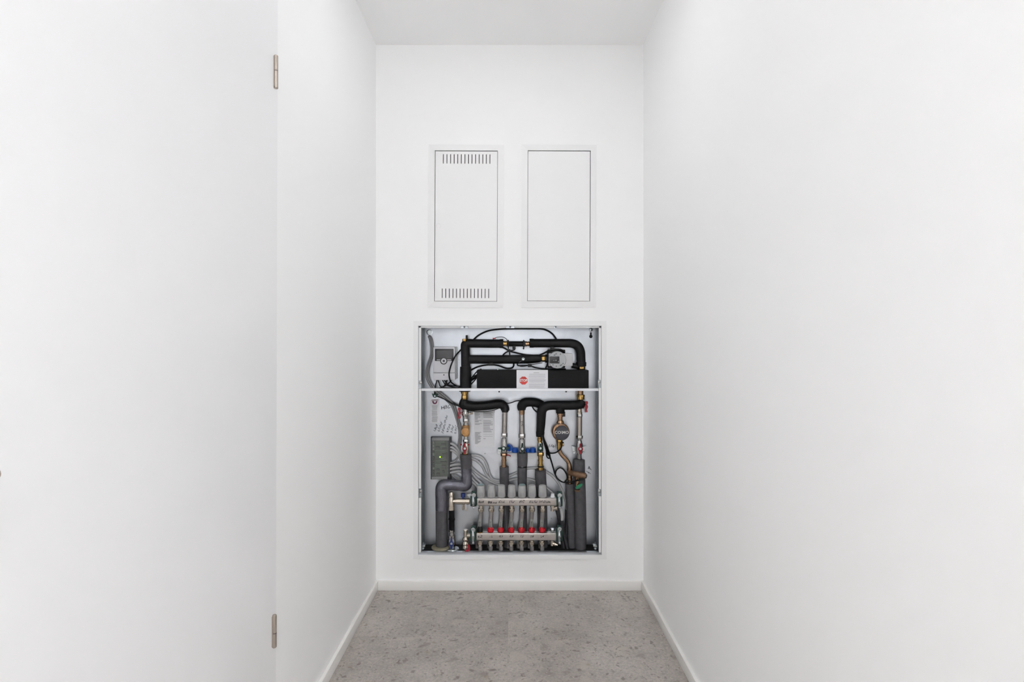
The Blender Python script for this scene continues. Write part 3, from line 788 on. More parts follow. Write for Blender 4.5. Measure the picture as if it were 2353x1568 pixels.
g = G(); g.disc_prism(1168.5, 1046.5, DP - .004, [(-4, -1.6), (0, -1.2), (5, 1), (5, 3.4), (3.6, 3.4), (2, 1.4), (-4, 1.2)], 0.004); obj('test_lever', g, RED, t)
g = G(); g.pbox(1142.5, 1033, 1152, 1043.5, 0.095, 0.1); g.lathe(1147.5, 1041, .094, 'f', [(0, 2.4), (1.5, 2), (1.5, .1)], 10); obj('pipe_bracket', g, ZINC, t)
grey_sleeve(t, [(1158.4, 1073, DP), (1158.8, 1095, DP + .006), (1159.5, 1115, ID), (1163, 1165, ID + .004), (1164, 1262, ID + .004)], [10.6, 10.8, 10.6, 7.5, 7.5])

t = thing('riser_pipe', 'middle steel riser with an upright dark green handle', 'pipe', P(1200, 1262, ID))
g = G(); g.lathe(1199, 943, DP, 'd', [(0, 6.8), (8, 6.6), (10, 6)], 16); obj('copper_socket', g, COPPER, t)
part_path('steel_pipe', t, STEEL, [(1199, 951, DP), (1199.3, 998, DP)], 6.1, seg=16)
g = G(); g.hexnut(1199.3, 997, DP, 'd', 9.5, 8); g.lathe(1199.3, 1006, DP, 'd', [(0, 5), (3, 4.6), (4, 7)], 14); obj('union_nut', g, CHROME, t)
g = G(); g.lathe(1199.5, 1009.5, DP, 'd', [(0, 7), (14, 7.2), (16, 7.8), (28, 7.8), (32, 6)], 18); obj('valve_body', g, CHROME, t)
tee_handle(t, 1200.3, 1032, DP - .028, GRBLK, 13, 11)
part_path('upper_insulation', t, GRYF, [(1200.3, 1041.5, DP), (1200.5, 1058, DP), (1200, 1071, DP)], [12.3, 12, 11.4], seg=18)
part_path('inner_pipe', t, PAPER, [(1200, 1068, DP), (1200, 1078, DP)], 3, seg=10)
grey_sleeve(t, [(1200, 1073.6, DP), (1200, 1095, DP + .006), (1200, 1115, ID), (1202, 1165, ID + .004), (1203, 1262, ID + .004)], [11, 10.8, 10.6, 8.5, 8.5], 'lower_insulation')
text('handwriting', 'TW', 1199, 974, DP - 0.0132, 8, INK, t, rot=-80)

t = thing('riser_pipe', 'brass riser under the hanging black pipe, with an upright green handle', 'pipe', P(1242, 1262, ID))
g = G(); g.lathe(1240.5, 1003, DP, 'd', [(0, 5), (4, 5), (5, 6), (10, 6), (11, 5), (16, 5)], 14); obj('brass_fitting', g, BRASS, t)
g = G(); g.lathe(1241.5, 1017, DP, 'd', [(0, 5.5), (3, 6.6), (19, 6.8), (23, 6)], 18); obj('valve_body', g, CHROME, t)
tee_handle(t, 1242, 1030.8, DP - .028, GREEN, 11, 9, boss=6.4)
g = G(); g.hexnut(1242, 1039.5, DP, 'd', 9, 7.6); g.lathe(1242, 1048, DP, 'd', [(0, 5.6), (9, 5.4), (9, 6.4), (12, 6.4), (12, 5.4), (19, 5.4), (19, 6.2), (24, 6.2)], 16); obj('brass_connector', g, BRASS, t)
g = G(); g.lathe(1242.5, 1071, DP, 'd', [(0, 7.2), (2.4, 7.2)], 18); obj('rubber_ring', g, BLKP, t)
g = G(); g.lathe(1242.5, 1074, DP, 'd', [(0, 6.6), (6, 6.6)], 18); obj('brass_ring', g, BRASS, t)
grey_sleeve(t, [(1241.8, 1080, DP), (1242.3, 1098, DP + .006), (1243.5, 1115, ID), (1246, 1165, ID + .004), (1247, 1262, ID + .004)], [12.6, 12.8, 12.6, 11.4, 11.4])

# right riser
t = thing('riser_pipe', 'steel riser on the right with a red handle above its thick grey sleeve', 'pipe', P(1334, 1262, DP))
part_path('handle_stem', t, CHROME, [(1336, 938, DP), (1346, 938.5, DP - .006)], 1.9, seg=8)
g = G()
g.disc_prism(1347.5, 935.5, DP - .016, [(-3, -12.5), (3, -13), (4, -9), (2.2, -5), (3.8, -2), (3.4, 2), (1.8, 6), (3, 12), (-3, 12.6), (-3.4, 8), (-2, 5), (-3.8, 2), (-3.6, -2), (-1, -5), (-3, -8)], 0.014); obj('side_handle', g, RED, t)
g = G(); g.lathe(1331.6, 940, DP, 'd', [(0, 5), (6, 5), (7, 6.2), (12, 6.2)], 16); obj('upper_valve_body', g, NKBR, t)
g = G(); g.hexnut(1331.6, 951.5, DP, 'd', 8, 6.6); obj('upper_nut', g, CHROME, t)
part_path('steel_pipe', t, M('dull_steel', (176, 168, 160), .34, .85), [(1331.7, 959, DP), (1331.5, 1002, DP)], 5.9, seg=16)
g = G(); g.hexnut(1331.4, 1001, DP, 'd', 8.5, 8); g.lathe(1331.4, 1009, DP, 'd', [(0, 4.6), (3, 4.2), (4, 6)], 14); obj('union_nut', g, CHROME, t)
g = G(); g.lathe(1331.2, 1012.5, DP, 'd', [(0, 6), (5, 6.4), (8, 7.6), (27, 7.6), (31, 6), (33, 5), (45, 5)], 18); obj('valve_body', g, CHROME, t)
tee_handle(t, 1333.7, 1032, DP - .028, RED, 12, 12, boss=5.6)
g = G(); g.disc_prism(1330, 1033, .088, [(-17, -8), (-8, -5), (8, -5), (17, -8), (15, 0), (14, 7), (-14, 7), (-15, 0)], 0.003)
for x in (1319, 1341): g.lathe(x, 1040.5, .086, 'f', [(0, 2.6), (1.6, 2.2), (1.6, .1)], 10)
obj('pipe_bracket', g, ZINC, t)
grey_sleeve(t, [(1330.7, 1057, DP), (1331, 1085, DP), (1333, 1140, DP), (1334.2, 1200, DP), (1334.6, 1262, DP)], [13, 13.4, 13.2, 13.2, 12.8])

t = thing('insulated_pipe', 'narrow grey insulated pipe rising to the bronze branch fitting', 'pipe', P(1314, 1262, .07))
grey_sleeve(t, [(1309.6, 1112, .07), (1310, 1135, .07), (1312.5, 1200, .074), (1314, 1260, .076)], [10.2, 10.2, 9.6, 9.4])

# circulation pump with dark cap
t = thing('hot_water_pump', 'small round pump with a dark grey lettered cap', 'pump', P(1288, 1012, DP))
g = G(); g.lathe(1287.5, 949.5, DP, 'd', [(0, 8), (4, 8), (4.5, 6.6), (9, 6.6), (9, 5.2), (16, 5.2), (17, 7), (23, 9)], 16); obj('brass_union', g, COPPER, t)
g = G(); g.pbox(1293, 947, 1299, 958, DP - .008, DP + .01, 0.001); obj('sensor_clip', g, BLKP, t)
g = G(); g.lathe(1287, 990.5, 0.1, 'f', [(0, 17), (8, 20), (17, 20.2), (19, 19)], 36); obj('pump_housing', g, BRONZE, t)
g = G(); g.lathe(1288.2, 991.5, 0.063, 'f', [(0, 18.4), (3, 18.4), (4, 17.2)], 36); obj('clamp_ring', g, COPPER, t)
g = G(); g.lathe(1290.6, 994.8, 0.054, 'f', [(0, 16.6), (8, 16.4), (9.4, 15.6), (9.6, .1)], 40); cp = obj('motor_cap', g, PUMPD, t)
text('cap_lettering', 'CO\\MO', 1290.8, 994.6, 0.0338, 9.6, INKW, cp, bold=0.06, sx=1.0)
g = G(); g.hexnut(1285.5, 1010, DP, 'd', 7, 6.4); g.lathe(1284.8, 1016, DP, 'd', [(0, 5.4), (9, 5.4), (9, 4.6), (16, 4.6)], 14); obj('brass_valve', g, BRASS, t)
g = G(); g.hexnut(1291, 1021, DP - .004, 'r', 4.5, 5.2); obj('side_nut', g, BRASS, t)

t = thing('copper_branch', 'crooked copper pipe with a bronze tee below the lettered pump', 'pipe', P(1310, 1110, DP))
part_path('copper_pipe', t, COPPER, [(1284.8, 1030, DP), (1286, 1038, DP), (1292, 1047, DP), (1300, 1055, DP - .002), (1306.5, 1064, DP), (1309, 1075, DP), (1309.5, 1092, DP + .004), (1309.5, 1114, DP + .006)], [4.4, 4.4, 4.6, 4.6, 4.6, 5, 5, 5], seg=12, smooth=5)
part_path('pipe_clip', t, ZINC, [(1296.5, 1051.5, DP), (1301, 1056.5, DP)], 5.2, seg=12)
for y in (1078, 1086, 1099):
    g = G(); g.lathe(1309.3, y, DP + .004, 'd', [(0, 5.6), (1, 6), (4, 6), (5, 5.6)], 14); obj('press_ring', g, COPPER, t)
part_path('bronze_tee', t, BRONZE, [(1309, 1087, DP), (1318, 1089, DP - .022), (1326, 1091, DP - .03), (1342, 1094, DP - .04), (1346, 1094.8, DP - .042)], [6.4, 6.2, 7.4, 7.6, 7], seg=14, smooth=3)
g = G(); g.lathe(1345.5, 1094.5, DP - .044, (.75, -.62, -.1), [(0, 5.2), (1.8, 5), (1.8, .1)], 6); obj('tee_plug', g, NKBR, t)
part_path('branch_stub', t, COPPER, [(1326.5, 1094, DP - .03), (1326.5, 1106, DP - .03), (1326.5, 1122, DP - .03)], [5.8, 4.6, 4.6], seg=12)
g = G(); g.disc_prism(1331.5, 1117.5, DP - .05, [(-9, 5), (-7, 0.5), (0, -4), (6, -5.4), (7.5, -3), (2, 3), (-5, 7.5)], 0.006); obj('valve_handle', g, GREEN2, t)
g = G(); g.lathe(1326.8, 1125.5, DP - .03, 'd', [(0, 6.8), (2, 6.8), (3.6, 6.2)], 14); obj('drain_cap', g, BRONZE, t)

# blue protection caps lying on the rail
def cap(x, y, r, h, label, mat=BLUE, tilt=0.0, d=0.094):
    t = thing('plastic_cap', label, 'cap', P(x, y, d), 'blue plastic caps on the white rail')
    g = G(); g.lathe(x, y, d, 'u', [(0, r), (h * .55, r), (h * .6, r * .93), (h, r * .9), (h, r * .75), (h * .8, r * .7), (h * .8, .1)], 20); obj('cap_body', g, mat, t)
    return t
cap(1183.5, 1039.5, 7.6, 9.5, 'wide blue cap with a pale top, just left of the middle riser')
cap(1224.5, 1039.5, 7.2, 10, 'blue cap on the rail beside the brass riser')
cap(1212.5, 1039.5, 5.0, 8.5, 'smaller blue cap on the rail between middle and brass riser')
t = thing('plastic_cap', 'blue ring-shaped cap standing on edge beside the crosswise green handle', 'cap', P(1171, 1040, .095), 'blue plastic caps on the white rail')
g = G(); g.lathe(1171, 1029, .098, (-.25, -1, 0), [(0, 8), (4, 8), (4.4, 7.2), (4.4, 4.8), (1, 4.6), (1, .1)], 22); obj('cap_body', g, BLUE, t)

# ------------------------------------------------------------------ terminal box
t = thing('terminal_box', 'grey wiring box with clear lid and green light on the left', 'terminal box', P(1012, 1103, .09))
g = G(); g.pbox(989.5, 1004.5, 1037, 1102.5, 0.088, BD, 0.002); obj('base', g, TBASE, t)
g = G(); g.pbox(992.5, 1012.5, 1032, 1097, 0.084, 0.089); pc = obj('circuit_board', g, PCB, t)
g = G(); g.pbox(992.5, 1007, 1031.5, 1013, 0.070, 0.09, 0.0015); obj('upper_rim', g, TBOX, t)
g = G(); g.pbox(992, 1096, 1028, 1102, 0.070, 0.09, 0.0015); obj('lower_rim', g, TBOX, t)
g = G(); g.pbox(990.2, 1008, 992.6, 1100, 0.072, 0.09, 0.0008); obj('side_rim', g, TBASE, t)
g = G(); g.pbox(1029.5, 1011, 1034, 1099, 0.078, 0.09, 0.001); obj('cable_strip', g, TBASE, t)
y = 1015
rng2 = random.Random(5)
while y < 1095:
    h = rng2.uniform(3.5, 7)
    g = G(); g.pbox(994, y, 998, y + h, 0.076, 0.085); g.pbox(994.8, y + .8, 997.2, y + h - .8, 0.0752, 0.077)
    obj('terminal_block', g, COMP if rng2.random() < .6 else PCBP, pc); y += h + 1.2
for q in ((1000, 1015, 1022, 1016.3), (1013, 1024.8, 1022, 1026.4), (1000, 1035, 1022, 1036.2), (1012, 1052.4, 1020.5, 1054), (1000, 1067, 1015, 1068.2), (1000, 1058.5, 1023, 1059.4), (993.5, 1043.2, 1002, 1044.2)):
    g = G(); g.pbox(*q, 0.0812, 0.085); obj('track', g, PCBP, pc)
for q in ((1016, 1043, 1024, 1050), (1014, 1020, 1024, 1023.5), (1001, 1027, 1010, 1031), (1015, 1070, 1024, 1078), (1002, 1078, 1009, 1082), (1016, 1082, 1021, 1088), (1003, 1088, 1010, 1094), (1024, 1041, 1027, 1056), (1016, 1030, 1026, 1033), (1012, 1061, 1026, 1065)):
    g = G(); g.pbox(*q, 0.079, 0.085, 0.0006, 1); obj('component', g, COMP, pc)
g = G(); g.lathe(1011.3, 1050.6, .083, 'f', [(0, 1.7), (1.5, 1.6), (2, .8)], 12); obj('indicator_light', g, LED, pc)
g = G(); g.pbox(992.2, 1012.2, 1030, 1096.5, 0.0715, 0.0725); obj('clear_lid', g, LID, t)

# ------------------------------------------------------------------ manifolds
MX = [1105, 1129, 1152.3, 1176, 1199.6, 1222.6, 1246.6]
NAMES = ['Bad', 'Schlafen', 'Kind', 'Flur', 'WC', 'Küche', 'Wohnen']
FX = [1103, 1127.2, 1150.8, 1174.8, 1198.3, 1221.8, 1245.3]
FLOW = ['6.2.', '1.2', '0.5', '0.8', '1.5', '0.8', '2.4']
BD0, BD1 = 0.022, 0.052
def clamp(parent, x, y0, y1, ring, foot, dx=0.0):
    g = G(); g.pbox(x - 7.5, y0 - 2, x + 7, y1 + 2, 0.022, 0.060, 0.004); obj('rubber_liner', g, RUBG, parent)
    g = G(); g.path([(x - 1, y0 - 1, .026), (x - .5, (y0 + y1) / 2, .0165), (x - .5, y1 + 1, .024)], [3.2, 3.6, 3.2], seg=12, smooth=5); obj('clamp_band', g, ZINC, parent)
    g = G(); g.lathe(x + dx, ring, .026, 'f', [(0, 5), (3, 5), (3.6, 4.4), (3.6, 2.6), (2, 2.4), (2, .1)], 18); obj('clamp_screw', g, ZINC, parent)
    g = G(); g.lathe(x, foot, .026, 'f', [(0, 3), (2, 2.6), (2.6, 1.4)], 12); obj('clamp_foot', g, ZINC, parent)
    g = G(); g.pbox(x - 5, ring - 7, x + 6, ring - 2, .03, .05, .002); obj('clamp_nose', g, RUBG, parent)

t = thing('heating_manifold', 'upper manifold bar with seven round grey caps and room names', 'manifold', P(1188, 1163, .04))
g = G(); g.pbox(1095.5, 1145.8, 1279.5, 1163, BD0, BD1, 0.0045, 3); bar = obj('bar', g, BAR, t)
for s_, x in zip(NAMES, MX):
    if s_ == 'Schlafen':
        text('room_name', 'Sch', x - 3.5, 1154.8, BD0 - .0003, 7.4, INK, bar, shear=.2, bold=.45, sx=.9, hand=2)
        text('room_name', 'lafzi', x + 8, 1156, BD0 - .0003, 6, INK, bar, shear=.2, bold=.06, sx=1.1, hand=2)
    else:
        text('room_name', s_, x + {'Wohnen': 5, 'Bad': 0, 'WC': -1, 'Küche': 2}.get(s_, 0), 1154, BD0 - .0003, 7.8, INK, bar, shear=.25, bold=.1, sx=.95, hand=2.2)
for i, x in enumerate(MX):
    g = G()
    g.lathe(x, 1115.6, .037, 'd', [(0, 6.8), (0, 7.8), (1, 8.5), (20, 9.4), (24.5, 9.6), (25.5, 9.3), (30.5, 4.8)], 24)
    ac = obj('cap', g, CAPG, t)
    g = G()
    for k in range(3):
        g.lathe(x, 1120 + k * 2.6, .037, 'd', [(0, 8.9), (.4, 8.95), (.8, 8.9)], 24)
    obj('grip_ring', g, CAPG, ac)
    g = G()
    for a in (-3.4, 0, 3.4):
        g.pbox(x + a - .35, 1133, x + a + .35, 1140.5, .0165, .024)
    obj('cap_marking', g, CAPD, ac)
    if i in (0, 4):
        g = G(); g.lathe(x, 1114.4, .037, 'u', [(0, 7.6), (.8, 7.4), (.8, 6), (.2, 5.8), (.2, .1)], 22); obj('cap_insert', g, M('pale_teal_plastic', (150, 172, 176), .4), ac)
    else:
        g = G(); g.lathe(x, 1115.8, .037, 'u', [(0, 7.4), (.9, 7), (1.2, 4), (1.2, .1)], 22); obj('cap_top', g, CAPG, ac)
    g = G(); g.lathe(x, 1162, .037, 'd', [(0, 5), (5.5, 5), (5.5, 5.6)], 14); g.lathe(x, 1167.5, .037, 'd', [(0, 5.6), (1, 6.6), (6, 6.6), (9, 5.4)], 14); obj('pipe_connector', g, NKBR, t)
clamp(t, 1088, 1143, 1163, 1138, 1167.5, .8)
clamp(t, 1286, 1143, 1163, 1138.5, 1167, 0)
g = G(); g.lathe(1270, 1146, .04, 'u', [(0, 5), (6, 5), (7, 4.4), (11, 4)], 12); obj('air_vent', g, PAPER, t)
g = G(); g.lathe(1269.5, 1162, .04, 'd', [(0, 5), (4, 5), (4, 4), (13, 4)], 12); g.lathe(1271, 1170, .04, (.9, -.1, .25), [(0, 4), (5, 4.4), (7, 6), (10, 6)], 12); obj('drain_elbow', g, NKBR, t)

# loop pipes under the upper bar: pass behind the lower bar
for i, x in enumerate(MX):
    g = G(); dx = [-8, -5, -7, -7, -8, -6, -5][i]
    g.path([(x, 1174, .037), (x - .5, 1185, .040), (x + dx * .4, 1205, .052), (x + dx * .75, 1225, .064), (x + dx, 1262, .066)], 4.7, seg=12, smooth=4)
    o = obj('loop_pipe', g, PIPEG, None)
    tag(o, 'grey return pipe under the upper bar below the name ' + NAMES[i].replace('Schlafen', 'starting with Sch'), 'pipe', 'return pipes below the upper manifold')

t = thing('heating_manifold', 'lower manifold bar with red flow meters and pencilled numbers', 'manifold', P(1187, 1243, .04))
g = G(); g.pbox(1094, 1225.8, 1279, 1242.8, BD0, BD1, 0.0045, 3); bar = obj('bar', g, BAR, t)
for s, x in zip(FLOW, FX):
    text('flow_number', s, x, 1233.5, BD0 - .0003, 6.4 if x > 1110 else 8.5, INK, bar, shear=.25, bold=.1, hand=1.8)
for i, x in enumerate(FX):
    g = G()
    if i == 0:
        g.lathe(x, 1222, .036, 'u', [(0, 6), (3, 6.6), (9, 6), (12, 4)], 18); fm = obj('flow_meter', g, BLKP, t); fm['label'] = 'flow meter with a black base'
        g = G(); g.lathe(x, 1226, .036, 'u', [(0, 6.6), (4, 6.6)], 16); obj('brass_ring', g, BRASS, fm)
    else:
        g.lathe(x, 1223, .036, 'u', [(0, 6.0), (1.2, 7.1), (6, 7.3), (8.6, 6.7), (9, 5.2), (11, 4.4)], 20); fm = obj('flow_meter', g, REDC, t)
    g = G(); g.lathe(x, 1212, .036, 'u', [(0, 3.9), (17, 3.8), (19, 2.6), (19.4, .1)], 14); obj('sight_glass', g, CLEAR, fm)
    g = G(); g.lathe(x, 1212, .036, 'u', [(0, 1.1), (10, 1.1), (10, 1.9), (13, 1.9)], 8); obj('float_rod', g, M('float_dark', (60, 44, 46), .5), fm)
    g = G(); g.lathe(x, 1242, .036, 'd', [(0, 4.8), (3, 4.8), (3.4, 6.6), (7, 6.6), (11, 5.4), (13, 5)], 14); obj('pipe_connector', g, NKBR, t)
clamp(t, 1087.5, 1221, 1243, 1217.5, 1247, 0)
clamp(t, 1286, 1221, 1243, 1216, 1247.5, 0)
g = G(); g.lathe(1269.3, 1226, .04, 'u', [(0, 4), (4, 4)], 12); g.hexnut(1269.3, 1221.5, .04, 'u', 7, 5); obj('bleed_plug', g, ZINC, t)
g = G(); g.lathe(1268.5, 1242, .04, 'd', [(0, 5), (3, 5), (3, 4), (12, 4)], 12); g.lathe(1270, 1249, .04, (.9, -.2, -.25), [(0, 4), (4, 4), (5, 5), (8, 5), (8, 3), (12, 3)], 12); obj('drain_elbow', g, NKBR, t)
for i, x in enumerate(FX):
    g = G(); g.path([(x, 1253, .036), (x + .3, 1259, .037), (x + .5, 1266, .038)], 4.7, seg=12, smooth=3)
    o = obj('loop_pipe', g, PIPEG, None)
    tag(o, 'short grey pipe stub under the lower bar below ' + ['the black flow meter', 'the first red flow meter', 'the second red flow meter', 'the third red flow meter', 'the fourth red flow meter', 'the fifth red flow meter', 'the sixth and last red flow meter'][i], 'pipe', 'supply pipes below the lower manifold')

# supply side fittings on the left
t = thing('return_fitting', 'nickel tee and blue knob feeding the upper manifold bar', 'pipe fitting', P(1038, 1172, .04))
g = G(); g.lathe(1037, 1131, .045, 'd', [(0, 4.4), (3, 6.2), (10, 6.2), (11, 5.4), (14, 6.8), (32, 6.8), (32, 7.4), (41, 7.4)], 18); obj('tee_body', g, NKBR, t)
g = G(); g.lathe(1041, 1152.5, .045, 'r', [(0, 5.6), (6, 5.6), (6, 6.6), (10, 6.6), (10, 7), (28, 7), (28, 6.2), (31, 6.2), (31, 7.2), (38, 7.2), (39, 5)], 18); obj('ball_valve', g, NKBR, t)
g = G(); g.lathe(1064, 1146, .045, 'u', [(0, 2.6), (3.5, 2.6), (3.5, 5), (11, 5.2), (12, 4.4)], 14); obj('blue_knob', g, NAVY, t)
g = G(); g.lathe(1064.3, 1159, .042, 'd', [(0, 2.4), (12, 2.2), (14, 1.4)], 10); obj('drain_spout', g, NKBR, t)
part_path('cap_strap', t, NKBR, [(1067, 1159, .042), (1068, 1170, .042), (1070.5, 1173.5, .042), (1073, 1170, .042), (1074.5, 1160, .042)], .9, seg=6)
g = G(); g.disc_prism(1080, 1138, .03, [(-7, -1), (2, -3), (6, 0), (2, 5), (-2, 6)], .004); obj('lever', g, PUMPG, t)

t = thing('pump_hose', 'ribbed black rubber hose below the nickel tee', 'hose', P(1038, 1218, .045))
g = G(); g.lathe(1038, 1172, .045, 'd', [(0, 6.4), (19, 6.4), (20, 7.6), (23, 7.6), (24, 6.6), (46, 6.8)], 10); obj('hose_body', g, BLKX, t, sharp=20)
t = thing('shutoff_valve', 'nickel ball valve with navy handle at the cabinet bottom', 'valve', P(1039, 1262, .045))
g = G(); g.hexnut(1038, 1217, .045, 'd', 6, 7); g.lathe(1038, 1222.5, .045, 'd', [(0, 5), (8, 5), (8, 8), (14, 8), (15, 7), (18, 8.8), (34, 8.8), (37, 7), (42, 7)], 18); obj('valve_body', g, CHROME, t)
tee_handle(t, 1037.3, 1249.8, .014, NAVY, 13, 12, boss=5.4)
g = G(); g.lathe(1040, 1260, .045, 'd', [(0, 14), (2, 15.5), (4, 15.5)], 24); obj('floor_rosette', g, ZINC, t)
t = thing('drain_valve', 'stacked nickel drain valve with red lever beside the lower bar', 'valve', P(1070, 1266, .045))
g = G(); g.lathe(1070, 1218, .045, 'd', [(0, 5), (1.5, 5.6), (3, 4.2), (11, 4.4), (16, 4.6), (18, 6.8), (21, 7.6), (25, 7), (26, 6.4), (29, 8), (33, 8.2), (35, 6.6), (40, 8), (43, 8), (49, 7.2)], 18); obj('valve_body', g, NKBR, t)
g = G(); g.lathe(1073, 1231.5, .045, 'r', [(0, 4), (3, 5), (8, 5)], 14); obj('side_outlet', g, NKBR, t)
g = G(); g.prism([P(1076 + a, 1260 + b, .012) for a, b in [(-1, -7), (2, -8), (4, -2), (4.5, 4), (0, 8), (-8, 8), (-7, 5), (0, 3)]], (0, .008, 0)); obj('valve_handle', g, RED, t)

# ------------------------------------------------------------------ hoses at the lower right
def hose(name, pts, r, mat, label, cat, group=None, seg=10, smooth=6):
    g = G(); g.path(pts, r, seg=seg, smooth=smooth); o = obj(name, g, mat, None, sharp=70); tag(o, label, cat, group); return o
hose('drain_hose', [(1281, 1171, .045), (1285, 1184, .05), (1290, 1205, .066), (1294, 1235, .07), (1295, 1262, .072)], 6.4, PUTTY, 'thick dark grey hose bending down from the upper bar end', 'hose')
hose('conduit', [(1303, 1172, .088), (1303, 1195, .088), (1301, 1225, .088), (1299, 1262, .088)], 4.8, PUTTY, 'dark grey conduit swallowing the long pale cable', 'conduit')
hose('conduit', [(1291, 1196, .034), (1293, 1220, .044), (1300, 1245, .055), (1305, 1264, .058)], 4.2, PUTTY, 'dark grey conduit swallowing the short pale cable end', 'conduit')
hose('grey_cable', [(1286, 1164, .05), (1289, 1172, .038), (1291, 1184, .032), (1291.5, 1197, .034)], 3.2, GCAB, 'short thick pale cable end beside the right clamp', 'cable')

# ------------------------------------------------------------------ cables
GR = 'pale grey cables of the wiring box'
DB = 0.098
hose('grey_cable', [(1030, 1020, .092), (1040, 1021, .088), (1049, 1028, .09), (1056, 1040, .1), (1068, 1047, .103), (1084, 1046.5, .1), (1100, 1048.5, DB), (1113, 1058, DB), (1121, 1077, DB), (1127, 1096, DB), (1136, 1104, DB), (1150, 1104.5, DB), (1172, 1094, DB), (1190, 1086, DB + .004), (1215, 1077, DB + .004), (1240, 1078, DB + .004), (1257, 1086, DB), (1275, 1100, DB), (1289, 1121, DB - .004), (1298, 1146, .092), (1302, 1160, .09), (1303, 1177, .088)], 2.9, GCAB, 'longest pale grey cable arching over to the right hoses', 'cable', GR, 8, 5)
hose('grey_cable', [(1030, 1028.5, .092), (1040, 1029.5, .088), (1050, 1038, .09), (1058, 1048, .1), (1070, 1054, .104), (1084, 1054.5, .102), (1096, 1060, DB), (1108, 1072, DB), (1116, 1089, DB), (1126, 1101, DB), (1140, 1108.5, DB), (1160, 1108, DB), (1180, 1102, DB + .004), (1200, 1100, DB + .004), (1225, 1104, DB + .004), (1250, 1117, DB), (1262, 1127, DB), (1272, 1137, .09)], 2.9, GCAB, 'pale grey cable ending at the white air vent', 'cable', GR, 8, 5)
hose('grey_cable', [(1030, 1036, .092), (1040, 1036, .088), (1050, 1044, .092), (1060, 1058, .1), (1072, 1066, .104), (1086, 1078, .102), (1100, 1090, DB), (1120, 1103, DB), (1140, 1113, DB), (1160, 1118, DB)], 2.9, GCAB, 'pale grey cable slanting to the second grey cap', 'cable', GR, 8, 5)
hose('grey_cable', [(1030, 1064.5, .092), (1041, 1063, .086), (1049, 1057, .088), (1053, 1049, .094), (1060, 1044, .103), (1070, 1043, .105)], 2.2, DGCAB, 'grey cable curling up from the middle of the wiring box', 'cable', GR, 8, 5)
hose('grey_cable', [(1030, 1072.5, .086), (1042, 1069, .082), (1056, 1068, .088), (1070, 1076, .102), (1084, 1088, .102), (1094, 1100, DB), (1106, 1112, .09), (1110, 1125, .075)], 2.9, GCAB, 'uppermost of three level pale cables leaving the wiring box', 'cable', GR, 8, 5)
hose('grey_cable', [(1030, 1080.5, .086), (1042, 1077.5, .082), (1057, 1076, .088), (1070, 1086, .102), (1082, 1098, .102), (1092, 1108, .095), (1101, 1117, .085), (1106, 1130, .07)], 2.9, GCAB, 'middle of three level pale cables leaving the wiring box', 'cable', GR, 8, 5)
hose('grey_cable', [(1030, 1088, .086), (1042, 1085.5, .082), (1057, 1084, .088), (1070, 1096, .102), (1082, 1107, .1), (1094, 1117, .09), (1104, 1130, .075)], 2.9, GCAB, 'lowest of three level pale cables leaving the wiring box', 'cable', GR, 8, 5)
for i in range(3):
    hose('thin_wire', [(1034 + i * 4, 1088, .1), (1040 + i * 5, 1094, .094), (1050 + i * 5, 1103, .094), (1060 + i * 4, 1109, .1)], 1.0, GCAB, ['leftmost', 'middle', 'rightmost'][i] + ' thin grey wire slanting below the wiring box cables', 'wire', 'thin wires under the wiring box', 6, 4)
# twin grey cables down the left side
for k, off in ((0, -2.2), (1, 2.2)):
    pts = [(987, 773, .105), (990, 781, .1), (992.6, 800, .096), (991.5, 818, .096), (985.5, 836, .096), (981.5, 855, .096), (984, 872, .094), (991, 886, .09), (1000, 896, .088), (1012, 906, .088), (1026, 917.5, .09), (1040, 932, .094), (1049, 957, .096), (1056.5, 984, .098), (1057.5, 1004, .1), (1055, 1024, .1), (1053.5, 1040, .1)]
    pts = [(x + off, y - (off * .5 if 890 < y < 940 else 0), d) for x, y, d in pts]
    hose('grey_cable', pts, 2.3, DGCAB, ['left', 'right'][k] + ' one of the twin grey cables from the upper corner hole', 'cable', 'twin grey cables at the left side', 8, 5)
BK = 'black cables in the upper compartment'
hose('black_cable', [(1086, 783, .085), (1100, 770.5, .095), (1122, 760.5, .098), (1146, 757, .098), (1172, 755.8, .09), (1210, 755.8, .09), (1243, 756, .09), (1258, 760, .092), (1270, 768, .094), (1278, 779, .085)], 1.9, CABLE, 'thick black cable arching along the cabinet top', 'cable', None, 8, 6)
hose('black_cable', [(1060, 803, .09), (1047.5, 817, .05), (1038, 835.5, .046), (1032.5, 854, .046), (1032.5, 867, .05), (1037, 879, .06), (1050, 888, .09)], 1.7, CABLE, 'black cable hanging across the right edge of the controller', 'cable', None, 8, 6)
for i, (x0, mid, end) in enumerate([(1004, (1001, 884), (1000, 893)), (1005.5, (1013, 889), (1030, 892)), (1016, (1025, 885), (1045, 891)), (1020, (1032, 886), (1056, 888)), (1028, (1020, 888), (1008, 893)), (1038, (1026, 885), (1014, 892))]):
    ends = [(1058, 890, .094), (1082, 880 - i * 3.6, .1), (1098, 858 - i * 2 + 8, .102), (1106, 848, .104)] if end[0] > 1020 else []
    hose('black_cable', [(x0, 872, .085), (x0 + (mid[0] - x0) * .4, 879, .08), (*mid, .08), (*end, .088)] + ends, 1.3, CABLE,
         ['black cable dropping straight from the controller', 'black cable second from the left under the controller', 'black cable leaving the middle of the controller to the right', 'black cable crossing to the black block below the dial', 'black cable crossing back left under the dial', 'black cable under the right end of the controller'][i], 'cable', BK, 8, 5)
